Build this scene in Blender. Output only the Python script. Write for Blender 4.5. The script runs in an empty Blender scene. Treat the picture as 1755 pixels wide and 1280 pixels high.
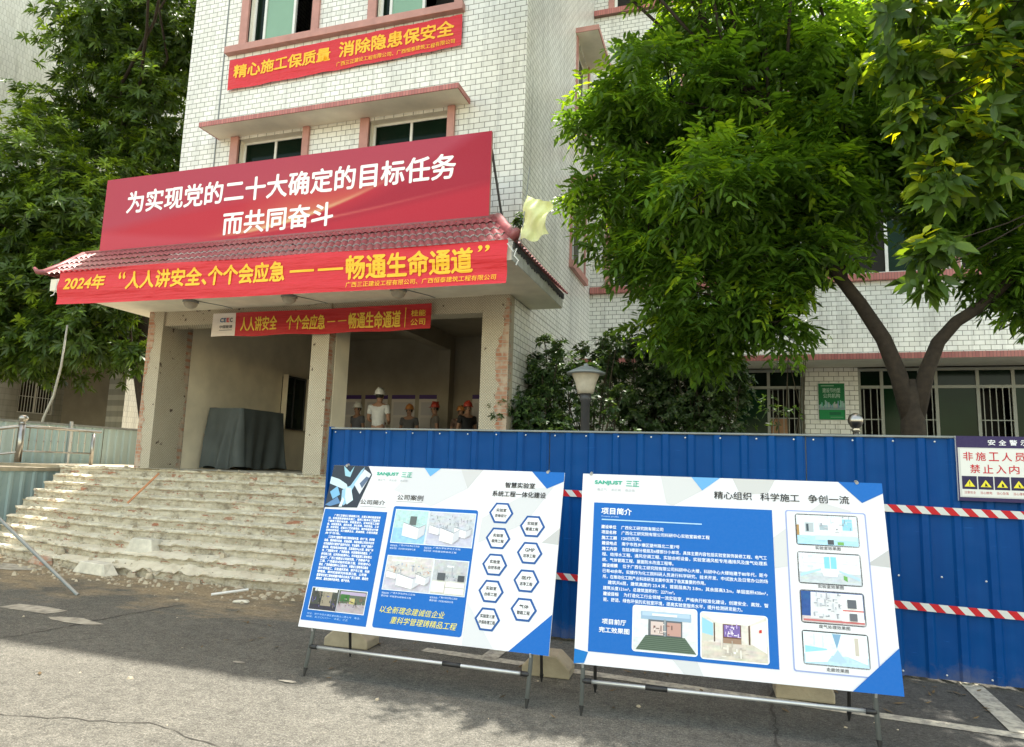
import bpy, math, random
import numpy as np
from mathutils import Vector, Matrix, noise

RAD = math.radians
S = bpy.context.scene
COL = S.collection
random.seed(7)

# ---------------------------------------------------------------- camera
cd = bpy.data.cameras.new('camera'); cam = bpy.data.objects.new('camera', cd); COL.objects.link(cam)
yaw, pit, rol = RAD(-18.13), RAD(7.85), RAD(-1.82)
_f = Vector((math.sin(yaw) * math.cos(pit), math.cos(yaw) * math.cos(pit), math.sin(pit)))
_r = Vector((math.cos(yaw), -math.sin(yaw), 0)); _d = _f.cross(_r)
_right = math.cos(rol) * _r + math.sin(rol) * _d
_down = -math.sin(rol) * _r + math.cos(rol) * _d
mw = Matrix.Identity(4)
for i in range(3):
    mw[i][0] = _right[i]; mw[i][1] = -_down[i]; mw[i][2] = -_f[i]
mw[2][3] = 1.6
cam.matrix_world = mw
cd.sensor_width = 36; cd.sensor_fit = 'HORIZONTAL'; cd.lens = 24.0
cd.clip_start = 0.05; cd.clip_end = 500
S.camera = cam

# ---------------------------------------------------------------- sky, sun, exposure
W = bpy.data.worlds.new('World'); S.world = W; W.use_nodes = True
nt = W.node_tree
bg = nt.nodes['Background']
sky = nt.nodes.new('ShaderNodeTexSky'); sky.sky_type = 'NISHITA'; sky.sun_disc = False
SUN = Vector((-.25, 5.55, 23.4)).normalized()
sky.sun_elevation = math.asin(SUN.z); sky.sun_rotation = math.atan2(SUN.x, SUN.y)
sky.air_density = 1.0; sky.dust_density = 1.0; sky.ozone_density = 0.3; sky.altitude = 0
hz = nt.nodes.new('ShaderNodeMix'); hz.data_type = 'RGBA'; hz.blend_type = 'MULTIPLY'; hz.inputs[0].default_value = 1
hz.inputs[7].default_value = (1.26, 1.01, .68, 1)      # milky warm haze over the blue
nt.links.new(sky.outputs[0], hz.inputs[6]); nt.links.new(hz.outputs[2], bg.inputs[0]); bg.inputs[1].default_value = 0.15
ld = bpy.data.lights.new('sun', 'SUN'); sun = bpy.data.objects.new('sun', ld); COL.objects.link(sun)
ld.energy = 2.3; ld.angle = RAD(0.4); ld.color = (1, .95, .86)
sun.rotation_euler = (-SUN).to_track_quat('-Z', 'Y').to_euler(); sun.location = (0, 0, 40)
S.view_settings.view_transform = 'Standard'; S.view_settings.look = 'None'
S.view_settings.gamma = 1; S.view_settings.exposure = 2.3
S.cycles.use_denoising = True

# ---------------------------------------------------------------- helpers
def lin(c):
    return tuple(((v / 255) / 12.92 if v / 255 <= .04045 else ((v / 255 + .055) / 1.055) ** 2.4) for v in c)

def tag(o, label=None, cat=None, group=None, kind=None):
    if label: o['label'] = label
    if cat: o['category'] = cat
    if group: o['group'] = group
    if kind: o['kind'] = kind
    return o

def thing(name, label, cat, loc=(0, 0, 0), group=None, rz=0):
    o = bpy.data.objects.new(name, None); COL.objects.link(o)
    o.location = loc; o.rotation_euler = (0, 0, rz); o.empty_display_size = .2
    return tag(o, label, cat, group)

def wloc(o):
    v = Vector((0, 0, 0))
    while o:
        v += o.location; o = o.parent
    return v

def link(me, name, mats, parent=None, world=True, smooth=False):
    o = bpy.data.objects.new(name, me); COL.objects.link(o)
    for m in (mats if isinstance(mats, (list, tuple)) else [mats]): me.materials.append(m)
    if parent:
        o.parent = parent
        if world: me.transform(Matrix.Translation(-wloc(parent)))
    if smooth:
        me.polygons.foreach_set('use_smooth', [True] * len(me.polygons))
    return o

class MB:
    def __init__(s): s.v = []; s.f = []; s.m = []; s.xf = None
    def add(s, vs, fs, mi=0):
        b = len(s.v)
        if s.xf: vs = [s.xf(*p) for p in vs]
        s.v += [tuple(p) for p in vs]; s.f += [tuple(b + i for i in f) for f in fs]; s.m += [mi] * len(fs)
        return s
    def box(s, x0, x1, y0, y1, z0, z1, mi=0):
        return s.add([(x0, y0, z0), (x1, y0, z0), (x1, y1, z0), (x0, y1, z0), (x0, y0, z1), (x1, y0, z1), (x1, y1, z1), (x0, y1, z1)],
                     [(0, 3, 2, 1), (4, 5, 6, 7), (0, 1, 5, 4), (1, 2, 6, 5), (2, 3, 7, 6), (3, 0, 4, 7)], mi)
    def quad(s, a, b, c, d, mi=0): return s.add([a, b, c, d], [(0, 1, 2, 3)], mi)
    def prism(s, pts, lo, hi, axis='y', mi=0):
        n = len(pts)
        if axis == 'y': P = [(a, lo, b) for a, b in pts] + [(a, hi, b) for a, b in pts]
        elif axis == 'x': P = [(lo, a, b) for a, b in pts] + [(hi, a, b) for a, b in pts]
        else: P = [(a, b, lo) for a, b in pts] + [(a, b, hi) for a, b in pts]
        return s.add(P, [tuple(range(n))[::-1], tuple(range(n, 2 * n))] + [(i, (i + 1) % n, n + (i + 1) % n, n + i) for i in range(n)], mi)
    def tube(s, pts, rs, n=8, mi=0, cap=True):
        pts = [Vector(p) for p in pts]
        if not isinstance(rs, (list, tuple)): rs = [rs] * len(pts)
        V = []; F = []; prev = None
        for i, p in enumerate(pts):
            t = (pts[min(i + 1, len(pts) - 1)] - pts[max(i - 1, 0)]).normalized()
            if prev is None:
                a = t.cross(Vector((0, 0, 1))) if abs(t.z) < .9 else t.cross(Vector((1, 0, 0)))
            else: a = prev - t * prev.dot(t)
            a.normalize(); prev = a; b = t.cross(a)
            for k in range(n):
                q = 2 * math.pi * k / n
                V.append(p + (a * math.cos(q) + b * math.sin(q)) * rs[i])
        for i in range(len(pts) - 1):
            for k in range(n):
                F.append((i * n + k, i * n + (k + 1) % n, (i + 1) * n + (k + 1) % n, (i + 1) * n + k))
        if cap: F += [tuple(range(n))[::-1], tuple(range((len(pts) - 1) * n, len(pts) * n))]
        return s.add(V, F, mi)
    def lathe(s, prof, cx, cy, n=20, mi=0):
        V = []; F = []
        for r, z in prof:
            for k in range(n):
                q = 2 * math.pi * k / n; V.append((cx + r * math.cos(q), cy + r * math.sin(q), z))
        for i in range(len(prof) - 1):
            for k in range(n):
                F.append((i * n + k, i * n + (k + 1) % n, (i + 1) * n + (k + 1) % n, (i + 1) * n + k))
        F += [tuple(range(n))[::-1], tuple(range((len(prof) - 1) * n, len(prof) * n))]
        return s.add(V, F, mi)
    def grid(s, fn, nu, nv, mi=0):
        V = [fn(i / nu, j / nv) for j in range(nv + 1) for i in range(nu + 1)]
        F = [(j * (nu + 1) + i, j * (nu + 1) + i + 1, (j + 1) * (nu + 1) + i + 1, (j + 1) * (nu + 1) + i) for j in range(nv) for i in range(nu)]
        return s.add(V, F, mi)
    def build(s, name, mats, parent=None, world=True, smooth=False, bevel=0):
        me = bpy.data.meshes.new(name); me.from_pydata(s.v, [], s.f); me.polygons.foreach_set('material_index', s.m); me.update()
        o = link(me, name, mats, parent, world, smooth)
        if bevel:
            b = o.modifiers.new('bevel', 'BEVEL'); b.width = bevel; b.segments = 2; b.limit_method = 'ANGLE'
        return o

# ---------------------------------------------------------------- materials
class NT:
    def __init__(s, name):
        s.m = bpy.data.materials.new(name); s.m.use_nodes = True; s.t = s.m.node_tree
        s.p = s.t.nodes['Principled BSDF']; s.geo = None
    def n(s, typ, **kw):
        nd = s.t.nodes.new(typ)
        for k, v in kw.items():
            if k in nd.inputs.keys(): nd.inputs[k].default_value = v
            else: setattr(nd, k, v)
        return nd
    def l(s, a, b): s.t.links.new(a, b)
    def pos(s):
        if not s.geo: s.geo = s.n('ShaderNodeNewGeometry')
        return s.geo.outputs['Position']
    def map(s, src, sc=(1, 1, 1), loc=(0, 0, 0)):
        m = s.n('ShaderNodeMapping'); m.inputs['Scale'].default_value = sc; m.inputs['Location'].default_value = loc
        s.l(src, m.inputs[0]); return m.outputs[0]
    def plane(s, side):
        x = s.n('ShaderNodeSeparateXYZ'); s.l(s.pos(), x.inputs[0]); c = s.n('ShaderNodeCombineXYZ')
        s.l(x.outputs[1 if side else 0], c.inputs[0]); s.l(x.outputs[2], c.inputs[1]); return c.outputs[0]
    def noise(s, vec, scale, detail=4, rough=.55):
        n = s.n('ShaderNodeTexNoise'); n.inputs['Scale'].default_value = scale; n.inputs['Detail'].default_value = detail
        n.inputs['Roughness'].default_value = rough; s.l(vec, n.inputs['Vector']); return n.outputs['Fac']
    def ramp(s, fac, stops):
        r = s.n('ShaderNodeValToRGB'); e = r.color_ramp.elements
        while len(e) < len(stops): e.new(.5)
        for el, (p, c) in zip(e, stops):
            el.position = p; el.color = (c, c, c, 1) if not isinstance(c, tuple) else (*c, 1)
        s.l(fac, r.inputs[0]); return r.outputs[0]
    def mix(s, fac, a, b, mode='MIX'):
        m = s.n('ShaderNodeMix'); m.data_type = 'RGBA'; m.blend_type = mode; m.clamp_factor = True
        for sock, v in ((m.inputs[0], fac), (m.inputs[6], a), (m.inputs[7], b)):
            if isinstance(v, (int, float)): sock.default_value = v
            elif isinstance(v, tuple): sock.default_value = (*v, 1)
            else: s.l(v, sock)
        return m.outputs[2]
    def math(s, op, a, b=None, c=None):
        m = s.n('ShaderNodeMath'); m.operation = op
        for i, v in enumerate((a, b, c)):
            if v is None: continue
            if isinstance(v, (int, float)): m.inputs[i].default_value = v
            else: s.l(v, m.inputs[i])
        return m.outputs[0]
    def bump(s, h, strength=.3, dist=.01):
        b = s.n('ShaderNodeBump'); b.inputs['Strength'].default_value = strength; b.inputs['Distance'].default_value = dist
        s.l(h, b.inputs['Height']); s.l(b.outputs[0], s.p.inputs['Normal'])
    def done(s, color=None, rough=.6, metal=0, spec=.5):
        if color is not None:
            if isinstance(color, tuple): s.p.inputs['Base Color'].default_value = (*color, 1)
            else: s.l(color, s.p.inputs['Base Color'])
        s.p.inputs['Roughness'].default_value = rough; s.p.inputs['Metallic'].default_value = metal
        s.p.inputs['Specular IOR Level'].default_value = spec
        return s.m

def simple(name, c, rough=.6, var=.12, scale=6, metal=0, bump=0, spec=.5):
    t = NT(name); f = t.noise(t.pos(), scale)
    col = t.mix(t.ramp(f, [(.3, 0.), (.7, 1.)]), tuple(v * (1 - var) for v in c), tuple(min(1, v * (1 + var)) for v in c))
    if bump: t.bump(t.noise(t.pos(), scale * 6), bump, .01)
    return t.done(col, rough, metal, spec)

def tile_mat(name, side, bw=.19, rh=.1, c=(.86, .85, .8), mort=(.22, .205, .17)):
    t = NT(name); v = t.plane(side)
    b = t.n('ShaderNodeTexBrick'); t.l(v, b.inputs['Vector'])
    b.offset = .5; b.inputs['Scale'].default_value = 1; b.inputs['Mortar Size'].default_value = .006
    b.inputs['Mortar Smooth'].default_value = .15; b.inputs['Bias'].default_value = -.3
    b.inputs['Brick Width'].default_value = bw; b.inputs['Row Height'].default_value = rh
    b.inputs['Color1'].default_value = (*c, 1); b.inputs['Color2'].default_value = (c[0] * .86, c[1] * .86, c[2] * .84, 1)
    b.inputs['Mortar'].default_value = (*mort, 1)
    st = t.mix(1., t.ramp(t.noise(t.map(t.pos(), (1.3, 1.3, .25)), 1.1, 6, .65), [(.33, .82), (.6, 1.)]), t.ramp(t.noise(t.map(t.pos(), (7, 7, .35), (3, 1, 2)), 1.0, 5, .7), [(.28, .7), (.5, 1.)]), 'MULTIPLY')
    col = t.mix(1., b.outputs[0], st, 'MULTIPLY')
    h = t.math('SUBTRACT', 1, b.outputs['Fac']); t.bump(h, .5, .004)
    return t.done(col, .34)

M = {}
M['tile_f'] = tile_mat('white_glazed_tile_front', False)
M['tile_s'] = tile_mat('white_glazed_tile_side', True)
M['tile_dim'] = tile_mat('shade_darkened_tile_side', True, 3, .2, (.3, .3, .27), (.16, .16, .145))  # darker copy of the block's tile, with tree shade put into the colour
M['tile_old'] = tile_mat('grey_white_tile_side', True, .1, .2, (.8, .8, .74), (.5, .5, .45))

def pink_mat(name, side):
    t = NT(name); v = t.plane(side)
    b = t.n('ShaderNodeTexBrick'); t.l(v, b.inputs['Vector']); b.offset = 0
    b.inputs['Scale'].default_value = 1; b.inputs['Mortar Size'].default_value = .004; b.inputs['Brick Width'].default_value = .055; b.inputs['Row Height'].default_value = .4
    b.inputs['Color1'].default_value = (*lin((190, 120, 112)), 1); b.inputs['Color2'].default_value = (*lin((170, 100, 95)), 1); b.inputs['Mortar'].default_value = (*lin((120, 85, 78)), 1)
    return t.done(b.outputs[0], .5)
M['pink_f'] = pink_mat('pink_strip_tile_front', False); M['pink_s'] = pink_mat('pink_strip_tile_side', True)
M['pink'] = simple('pink_paint', lin((184, 134, 124)), .6, .12, 5)
M['soffit'] = simple('cream_plaster', (.84, .78, .65), .85, .1, 2.5, bump=.1)
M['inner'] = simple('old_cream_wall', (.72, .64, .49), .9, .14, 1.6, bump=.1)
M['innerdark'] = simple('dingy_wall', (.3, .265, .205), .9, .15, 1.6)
M['floor'] = simple('worn_concrete_floor', (.5, .45, .35), .9, .2, 4)
M['white_paint'] = simple('white_window_frame', (.74, .74, .71), .45, .06, 8)
M['frame_shade'] = simple('shade_grey_frame', (.3, .31, .27), .5, .1, 8)  # ground-floor window frames: shade of the trees put into the grey
M['steel'] = simple('stainless_steel', (.36, .34, .31), .3, .1, 20, metal=1)
M['grey_metal'] = simple('grey_painted_pipe', (.2, .215, .21), .4, .12, 9, metal=.4)
M['silver'] = simple('aluminium_tube', (.55, .56, .56), .35, .08, 9, metal=.6)
M['black'] = simple('black_plastic', (.015, .015, .016), .45, .1, 9)
M['dark'] = simple('dark_metal', (.04, .04, .042), .5, .1, 9)
M['glass_dark'] = simple('dark_green_glass', (.004, .012, .007), .1, .2, 2, spec=.12)
M['glass_green'] = simple('green_glass', (.004, .022, .009), .14, .25, 1.5, spec=.1)
M['glass_pale'] = simple('pale_green_glass', (.21, .36, .25), .12, .08, 1.2)
M['void'] = simple('dim_room', (.014, .013, .01), .9, .2, 2)
M['tin'] = None
M['concrete'] = simple('pale_concrete', (.36, .31, .22), .9, .18, 7, bump=.35)
M['chunk'] = simple('broken_concrete', (.6, .56, .46), .9, .2, 9, bump=.5)
M['wood'] = simple('orange_wood', (.5, .22, .1), .7, .2, 12)
M['card'] = simple('brown_cardboard', (.42, .23, .12), .8, .12, 6)
M['cloth'] = simple('grey_tarp', (.075, .088, .086), .75, .14, 3, bump=.15)
M['roof_tile'] = simple('dark_red_glazed_tile', lin((139, 78, 80)), .35, .18, 12)
M['fascia'] = simple('weathered_white_fascia', (.5, .5, .47), .8, .2, 10)
M['lampglass'] = simple('dusty_lamp_glass', (.5, .45, .36), .35, .12, 14)
M['lampcap'] = simple('grey_lamp_cap', (.2, .22, .22), .4, .12, 9)
M['flag'] = simple('pale_yellow_cloth', (.66, .68, .34), .85, .08, 9, bump=.25)
M['rope'] = simple('white_cord', (.7, .7, .68), .8, .05, 9)
M['bark'] = simple('dark_bark', (.034, .024, .016), .9, .35, 16, bump=.6)
M['palebark'] = simple('pale_bark', (.4, .38, .32), .9, .2, 16)
M['twig'] = simple('brown_twig', (.06, .05, .03), .9, .2, 16)

def stain_metal(name, c, streak, rough=.42, mud=0):
    t = NT(name)
    f = t.noise(t.map(t.pos(), (9, 9, .6)), 1.3, 5, .6)
    g = t.noise(t.map(t.pos(), (1, 1, 1)), 1.1, 3)
    col = t.mix(t.ramp(f, [(.45, 0.), (.8, .4)]), c, streak)
    col = t.mix(t.ramp(g, [(.3, 0.), (.7, .35)]), col, tuple(v * .6 for v in c))
    oi = t.n('ShaderNodeObjectInfo')
    col = t.mix(t.math('MULTIPLY', oi.outputs['Random'], .3), col, streak)
    sc = t.noise(t.map(t.pos(), (1, 1, 14), (5, 0, 1)), 3.2, 5, .7)
    col = t.mix(t.ramp(sc, [(.66, 0.), (.7, .35)]), col, tuple(min(1, v * 1.5 + .03) for v in streak))
    if mud:
        x = t.n('ShaderNodeSeparateXYZ'); t.l(t.pos(), x.inputs[0])
        m_ = t.math('ADD', t.math('MULTIPLY_ADD', x.outputs[2], -2.6, .75), t.math('MULTIPLY', t.math('SUBTRACT', t.noise(t.pos(), 5, 6, .75), .5), 1.6))
        col = t.mix(t.ramp(m_, [(.35, 0.), (1., .4)]), col, (.25, .2, .13))
    t.bump(t.noise(t.pos(), 2.2, 2), .4, .06)
    return t.done(col, rough, spec=.12)
M['blue'] = stain_metal('blue_painted_steel', (.0, .05, .22), (.004, .095, .31), .42, 1)
M['tin'] = stain_metal('pale_blue_steel', lin((150, 172, 172)), lin((196, 204, 198)), .45)

def pier_mat():
    t = NT('studded_mosaic_with_brick_edges')
    x = t.n('ShaderNodeTexCoord')
    v = t.plane(False); s = t.plane(True)
    add = t.n('ShaderNodeVectorMath'); t.l(v, add.inputs[0]); t.l(s, add.inputs[1])
    vo = t.n('ShaderNodeTexVoronoi'); vo.inputs['Randomness'].default_value = .15; vo.inputs['Scale'].default_value = 34
    rot = t.n('ShaderNodeMapping'); rot.inputs['Rotation'].default_value = (0, 0, .785); rot.inputs['Scale'].default_value = (1, 1, 1)
    sp = t.n('ShaderNodeSeparateXYZ'); t.l(t.pos(), sp.inputs[0]); cb = t.n('ShaderNodeCombineXYZ')
    t.l(t.math('ADD', sp.outputs[0], sp.outputs[1]), cb.inputs[0]); t.l(sp.outputs[2], cb.inputs[1])
    t.l(cb.outputs[0], rot.inputs[0]); t.l(rot.outputs[0], vo.inputs['Vector'])
    dots = t.ramp(vo.outputs['Distance'], [(.2, 0.), (.42, 1.)])
    base = t.mix(t.noise(t.pos(), 3.5), (.68, .63, .5), (.52, .46, .35))
    col = t.mix(t.math('MULTIPLY', dots, .62), base, (.2, .16, .11))
    holes = t.ramp(t.noise(t.pos(), 9, 2), [(.68, 0.), (.72, 1.)])
    col = t.mix(holes, col, (.1, .07, .05))
    t.bump(vo.outputs['Distance'], .4, .006)
    return t.done(col, .8)
M['pier'] = pier_mat()

def brick_scar():
    t = NT('exposed_brick_and_mortar')
    b = t.n('ShaderNodeTexBrick'); t.l(t.plane(False), b.inputs['Vector']); b.inputs['Scale'].default_value = 1
    b.inputs['Brick Width'].default_value = .2; b.inputs['Row Height'].default_value = .065; b.inputs['Mortar Size'].default_value = .008
    b.inputs['Color1'].default_value = (.36, .15, .085, 1); b.inputs['Color2'].default_value = (.42, .24, .16, 1); b.inputs['Mortar'].default_value = (.35, .3, .24, 1)
    col = t.mix(t.ramp(t.noise(t.pos(), 7), [(.45, 0.), (.6, .9)]), b.outputs[0], (.47, .38, .29))
    t.bump(t.noise(t.pos(), 30), .6, .02)
    return t.done(col, .95)
M['scar'] = brick_scar()

def step_mat():
    t = NT('hacked_plaster_steps')
    p = t.pos()
    n1 = t.noise(t.map(p, (1.2, 1.2, 5)), 2.2, 7, .65)
    n2 = t.noise(t.map(p, (2, 2, 6), (3, 1, 4)), 1.6, 6, .7)
    n3 = t.noise(p, 28, 4, .7)
    g2 = t.n('ShaderNodeSeparateXYZ'); t.l(p, g2.inputs[0])
    g = t.n('ShaderNodeSeparateXYZ'); t.l(t.geo.outputs['Normal'], g.inputs[0])
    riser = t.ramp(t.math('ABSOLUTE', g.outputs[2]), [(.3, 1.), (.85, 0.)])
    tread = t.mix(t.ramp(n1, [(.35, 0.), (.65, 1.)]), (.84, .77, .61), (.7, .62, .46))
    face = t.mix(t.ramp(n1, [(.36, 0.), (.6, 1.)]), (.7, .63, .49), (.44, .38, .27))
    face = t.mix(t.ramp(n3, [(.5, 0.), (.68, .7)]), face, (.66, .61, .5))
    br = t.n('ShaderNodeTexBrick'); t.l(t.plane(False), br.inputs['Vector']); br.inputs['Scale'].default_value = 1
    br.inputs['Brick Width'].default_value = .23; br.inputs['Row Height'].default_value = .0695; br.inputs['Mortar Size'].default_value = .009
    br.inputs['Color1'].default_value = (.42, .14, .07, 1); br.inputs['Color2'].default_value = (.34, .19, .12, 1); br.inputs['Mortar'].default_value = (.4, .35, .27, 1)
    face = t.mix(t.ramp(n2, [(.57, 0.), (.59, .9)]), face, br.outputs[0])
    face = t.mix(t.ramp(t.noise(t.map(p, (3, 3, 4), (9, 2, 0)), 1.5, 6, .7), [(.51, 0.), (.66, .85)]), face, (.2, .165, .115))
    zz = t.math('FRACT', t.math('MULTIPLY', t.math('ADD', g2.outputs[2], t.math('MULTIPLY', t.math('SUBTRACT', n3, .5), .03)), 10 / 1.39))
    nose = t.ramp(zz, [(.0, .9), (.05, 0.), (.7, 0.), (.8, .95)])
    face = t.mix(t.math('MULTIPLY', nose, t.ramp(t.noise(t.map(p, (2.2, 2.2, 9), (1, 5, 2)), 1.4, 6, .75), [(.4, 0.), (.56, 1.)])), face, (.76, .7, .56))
    face = t.mix(t.ramp(zz, [(.06, 0.), (.52, 0.), (.64, .55), (.7, 0.)]), face, (.2, .165, .12))  # shade under each nosing painted as a dark band on the riser
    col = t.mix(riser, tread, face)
    t.bump(t.noise(p, 26, 7, .75), 1., .03)
    return t.done(col, .95)
M['steps'] = step_mat()

def ground_mat():
    t = NT('worn_asphalt_with_sandy_dirt')
    p = t.pos()
    big = t.noise(p, .8, 5, .6); mid = t.noise(p, 5, 5, .65); fine = t.noise(p, 95, 3, .8)
    col = t.mix(t.ramp(big, [(.3, 0.), (.7, 1.)]), (.108, .103, .086), (.152, .144, .12))
    col = t.mix(t.ramp(mid, [(.45, 0.), (.75, .7)]), col, (.18, .17, .142))
    col = t.mix(t.ramp(fine, [(.36, .75), (.52, 0.)]), col, (.035, .033, .03))
    col = t.mix(t.ramp(fine, [(.55, 0.), (.68, .8)]), col, (.29, .275, .235))
    x = t.n('ShaderNodeSeparateXYZ'); t.l(p, x.inputs[0])
    # sand strewn in front of the steps
    edge = t.math('ADD', t.math('MULTIPLY', t.math('SUBTRACT', x.outputs[1], 6.0), .9), t.math('MULTIPLY', t.math('SUBTRACT', big, .5), 3.2))
    edge = t.math('ADD', edge, t.math('MULTIPLY', t.math('SUBTRACT', t.noise(t.map(p, (1, 4, 1)), 1.5, 6, .7), .5), 2.2))
    left = t.ramp(t.math('MULTIPLY_ADD', x.outputs[0], -.4, -1.3), [(0., 0.), (.6, 1.)])
    sand = t.math('MULTIPLY', t.ramp(edge, [(0., 0.), (.75, .85)]), left)
    col = t.mix(sand, col, t.mix(mid, (.27, .2, .115), (.37, .29, .18)))
    # darker asphalt towards the right, around the parking bays
    right = t.ramp(t.math('ADD', t.math('MULTIPLY_ADD', x.outputs[0], .5, .35), t.math('MULTIPLY', t.math('SUBTRACT', big, .5), .5)), [(.1, 0.), (.9, 1.)])
    col = t.mix(t.math('MULTIPLY', right, .55), col, (.055, .053, .05))
    cr = t.n('ShaderNodeTexVoronoi'); cr.feature = 'DISTANCE_TO_EDGE'; cr.inputs['Scale'].default_value = .19
    wn = t.n('ShaderNodeTexNoise'); wn.inputs['Scale'].default_value = 2.5; wn.inputs['Detail'].default_value = 5; t.l(p, wn.inputs['Vector'])
    t.l(t.mix(.18, p, wn.outputs['Color'], 'ADD'), cr.inputs['Vector'])
    col = t.mix(t.math('MULTIPLY', t.ramp(cr.outputs['Distance'], [(.0, .55), (.004, 0.)]), t.ramp(big, [(.5, 0.), (.6, 1.)])), col, (.03, .028, .025))
    cg = t.noise(t.map(p, (1, 1.3, 1)), 34, 5, .72); cb_ = t.noise(p, 11, 6, .75)
    col = t.mix(1., col, t.ramp(cg, [(.3, .52), (.52, 1.), (.72, 1.45)]), 'MULTIPLY')
    col = t.mix(1., col, t.ramp(cb_, [(.32, .68), (.5, 1.), (.7, 1.22)]), 'MULTIPLY')
    t.bump(t.math('ADD', fine, t.math('MULTIPLY', cg, 2)), .6, .008)
    return t.done(col, .9, spec=.25)
M['ground'] = ground_mat()

def line_mat():
    t = NT('worn_white_road_paint'); p = t.pos()
    col = t.mix(t.ramp(t.noise(p, 14, 6, .7), [(.42, 0.), (.6, 1.)]), (.5, .46, .36), (.26, .24, .2))
    return t.done(col, .85)
M['line'] = line_mat()

def print_mat():
    t = NT('printed_ink'); a = t.n('ShaderNodeAttribute'); a.attribute_name = 'ink'
    g = t.noise(t.pos(), 60, 3)
    col = t.mix(t.math('MULTIPLY', g, .04), a.outputs['Color'], (.5, .5, .5))
    return t.done(col, .5, spec=.2)
M['print'] = print_mat()

def banner_mat():
    t = NT('printed_red_cloth'); a = t.n('ShaderNodeAttribute'); a.attribute_name = 'ink'
    w = t.noise(t.map(t.pos(), (.7, .7, 9)), 1.6, 4, .5)
    w2 = t.noise(t.map(t.pos(), (2.2, 2.2, 5), (4, 2, 1)), 1.3, 3, .5)
    t.bump(t.math('ADD', w, w2), .55, .05)
    t.p.inputs['Sheen Weight'].default_value = .15
    return t.done(a.outputs['Color'], .55)
M['banner'] = banner_mat()

def leaf_mat(name, stops, trans=.35, rough=.42):
    t = NT(name); a = t.n('ShaderNodeAttribute'); a.attribute_name = 'tone'
    col = t.ramp(a.outputs['Fac'], stops)
    t.l(col, t.p.inputs['Base Color']); t.p.inputs['Roughness'].default_value = rough; t.p.inputs['Specular IOR Level'].default_value = .45
    tr = t.n('ShaderNodeBsdfTranslucent')
    t.l(t.mix(1., col, (1.9, 1.75, .55), 'MULTIPLY'), tr.inputs['Color'])
    mx = t.n('ShaderNodeMixShader'); mx.inputs[0].default_value = trans
    t.l(t.p.outputs[0], mx.inputs[1]); t.l(tr.outputs[0], mx.inputs[2])
    t.l(mx.outputs[0], t.t.nodes['Material Output'].inputs['Surface'])
    return t.m
M['leaf_mango'] = leaf_mat('mango_leaves', [(0., (.034, .062, .013)), (.6, (.07, .13, .018)), (.85, (.16, .26, .024)), (1., (.24, .35, .028))])
M['leaf_pinnate'] = leaf_mat('pinnate_leaves', [(0., (.045, .095, .016)), (.6, (.1, .2, .024)), (.85, (.22, .38, .03)), (1., (.33, .46, .034))], .45, .36)
M['leaf_broad'] = leaf_mat('broad_leaves', [(0., (.04, .085, .018)), (.6, (.095, .17, .025)), (.85, (.26, .37, .03)), (1., (.55, .56, .025))], .45)
M['leaf_shrub'] = leaf_mat('shrub_leaves', [(0., (.02, .045, .015)), (.6, (.045, .09, .025)), (1., (.11, .18, .045))], .3)

# ---------------------------------------------------------------- printed graphics and writing
_fc = bpy.data.curves.new('glyphs', 'FONT'); _fo = bpy.data.objects.new('glyphs', _fc); COL.objects.link(_fo)
_fc.resolution_u = 3
def glyphs(s, bold=0., shear=0.):
    _fc.body = s; _fc.shear = shear
    dg = bpy.context.evaluated_depsgraph_get(); dg.update()
    me = bpy.data.meshes.new_from_object(_fo.evaluated_get(dg))
    v = np.array([p.co[:2] for p in me.vertices]); f = [tuple(p.vertices) for p in me.polygons]
    bpy.data.meshes.remove(me)
    return v, f

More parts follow.
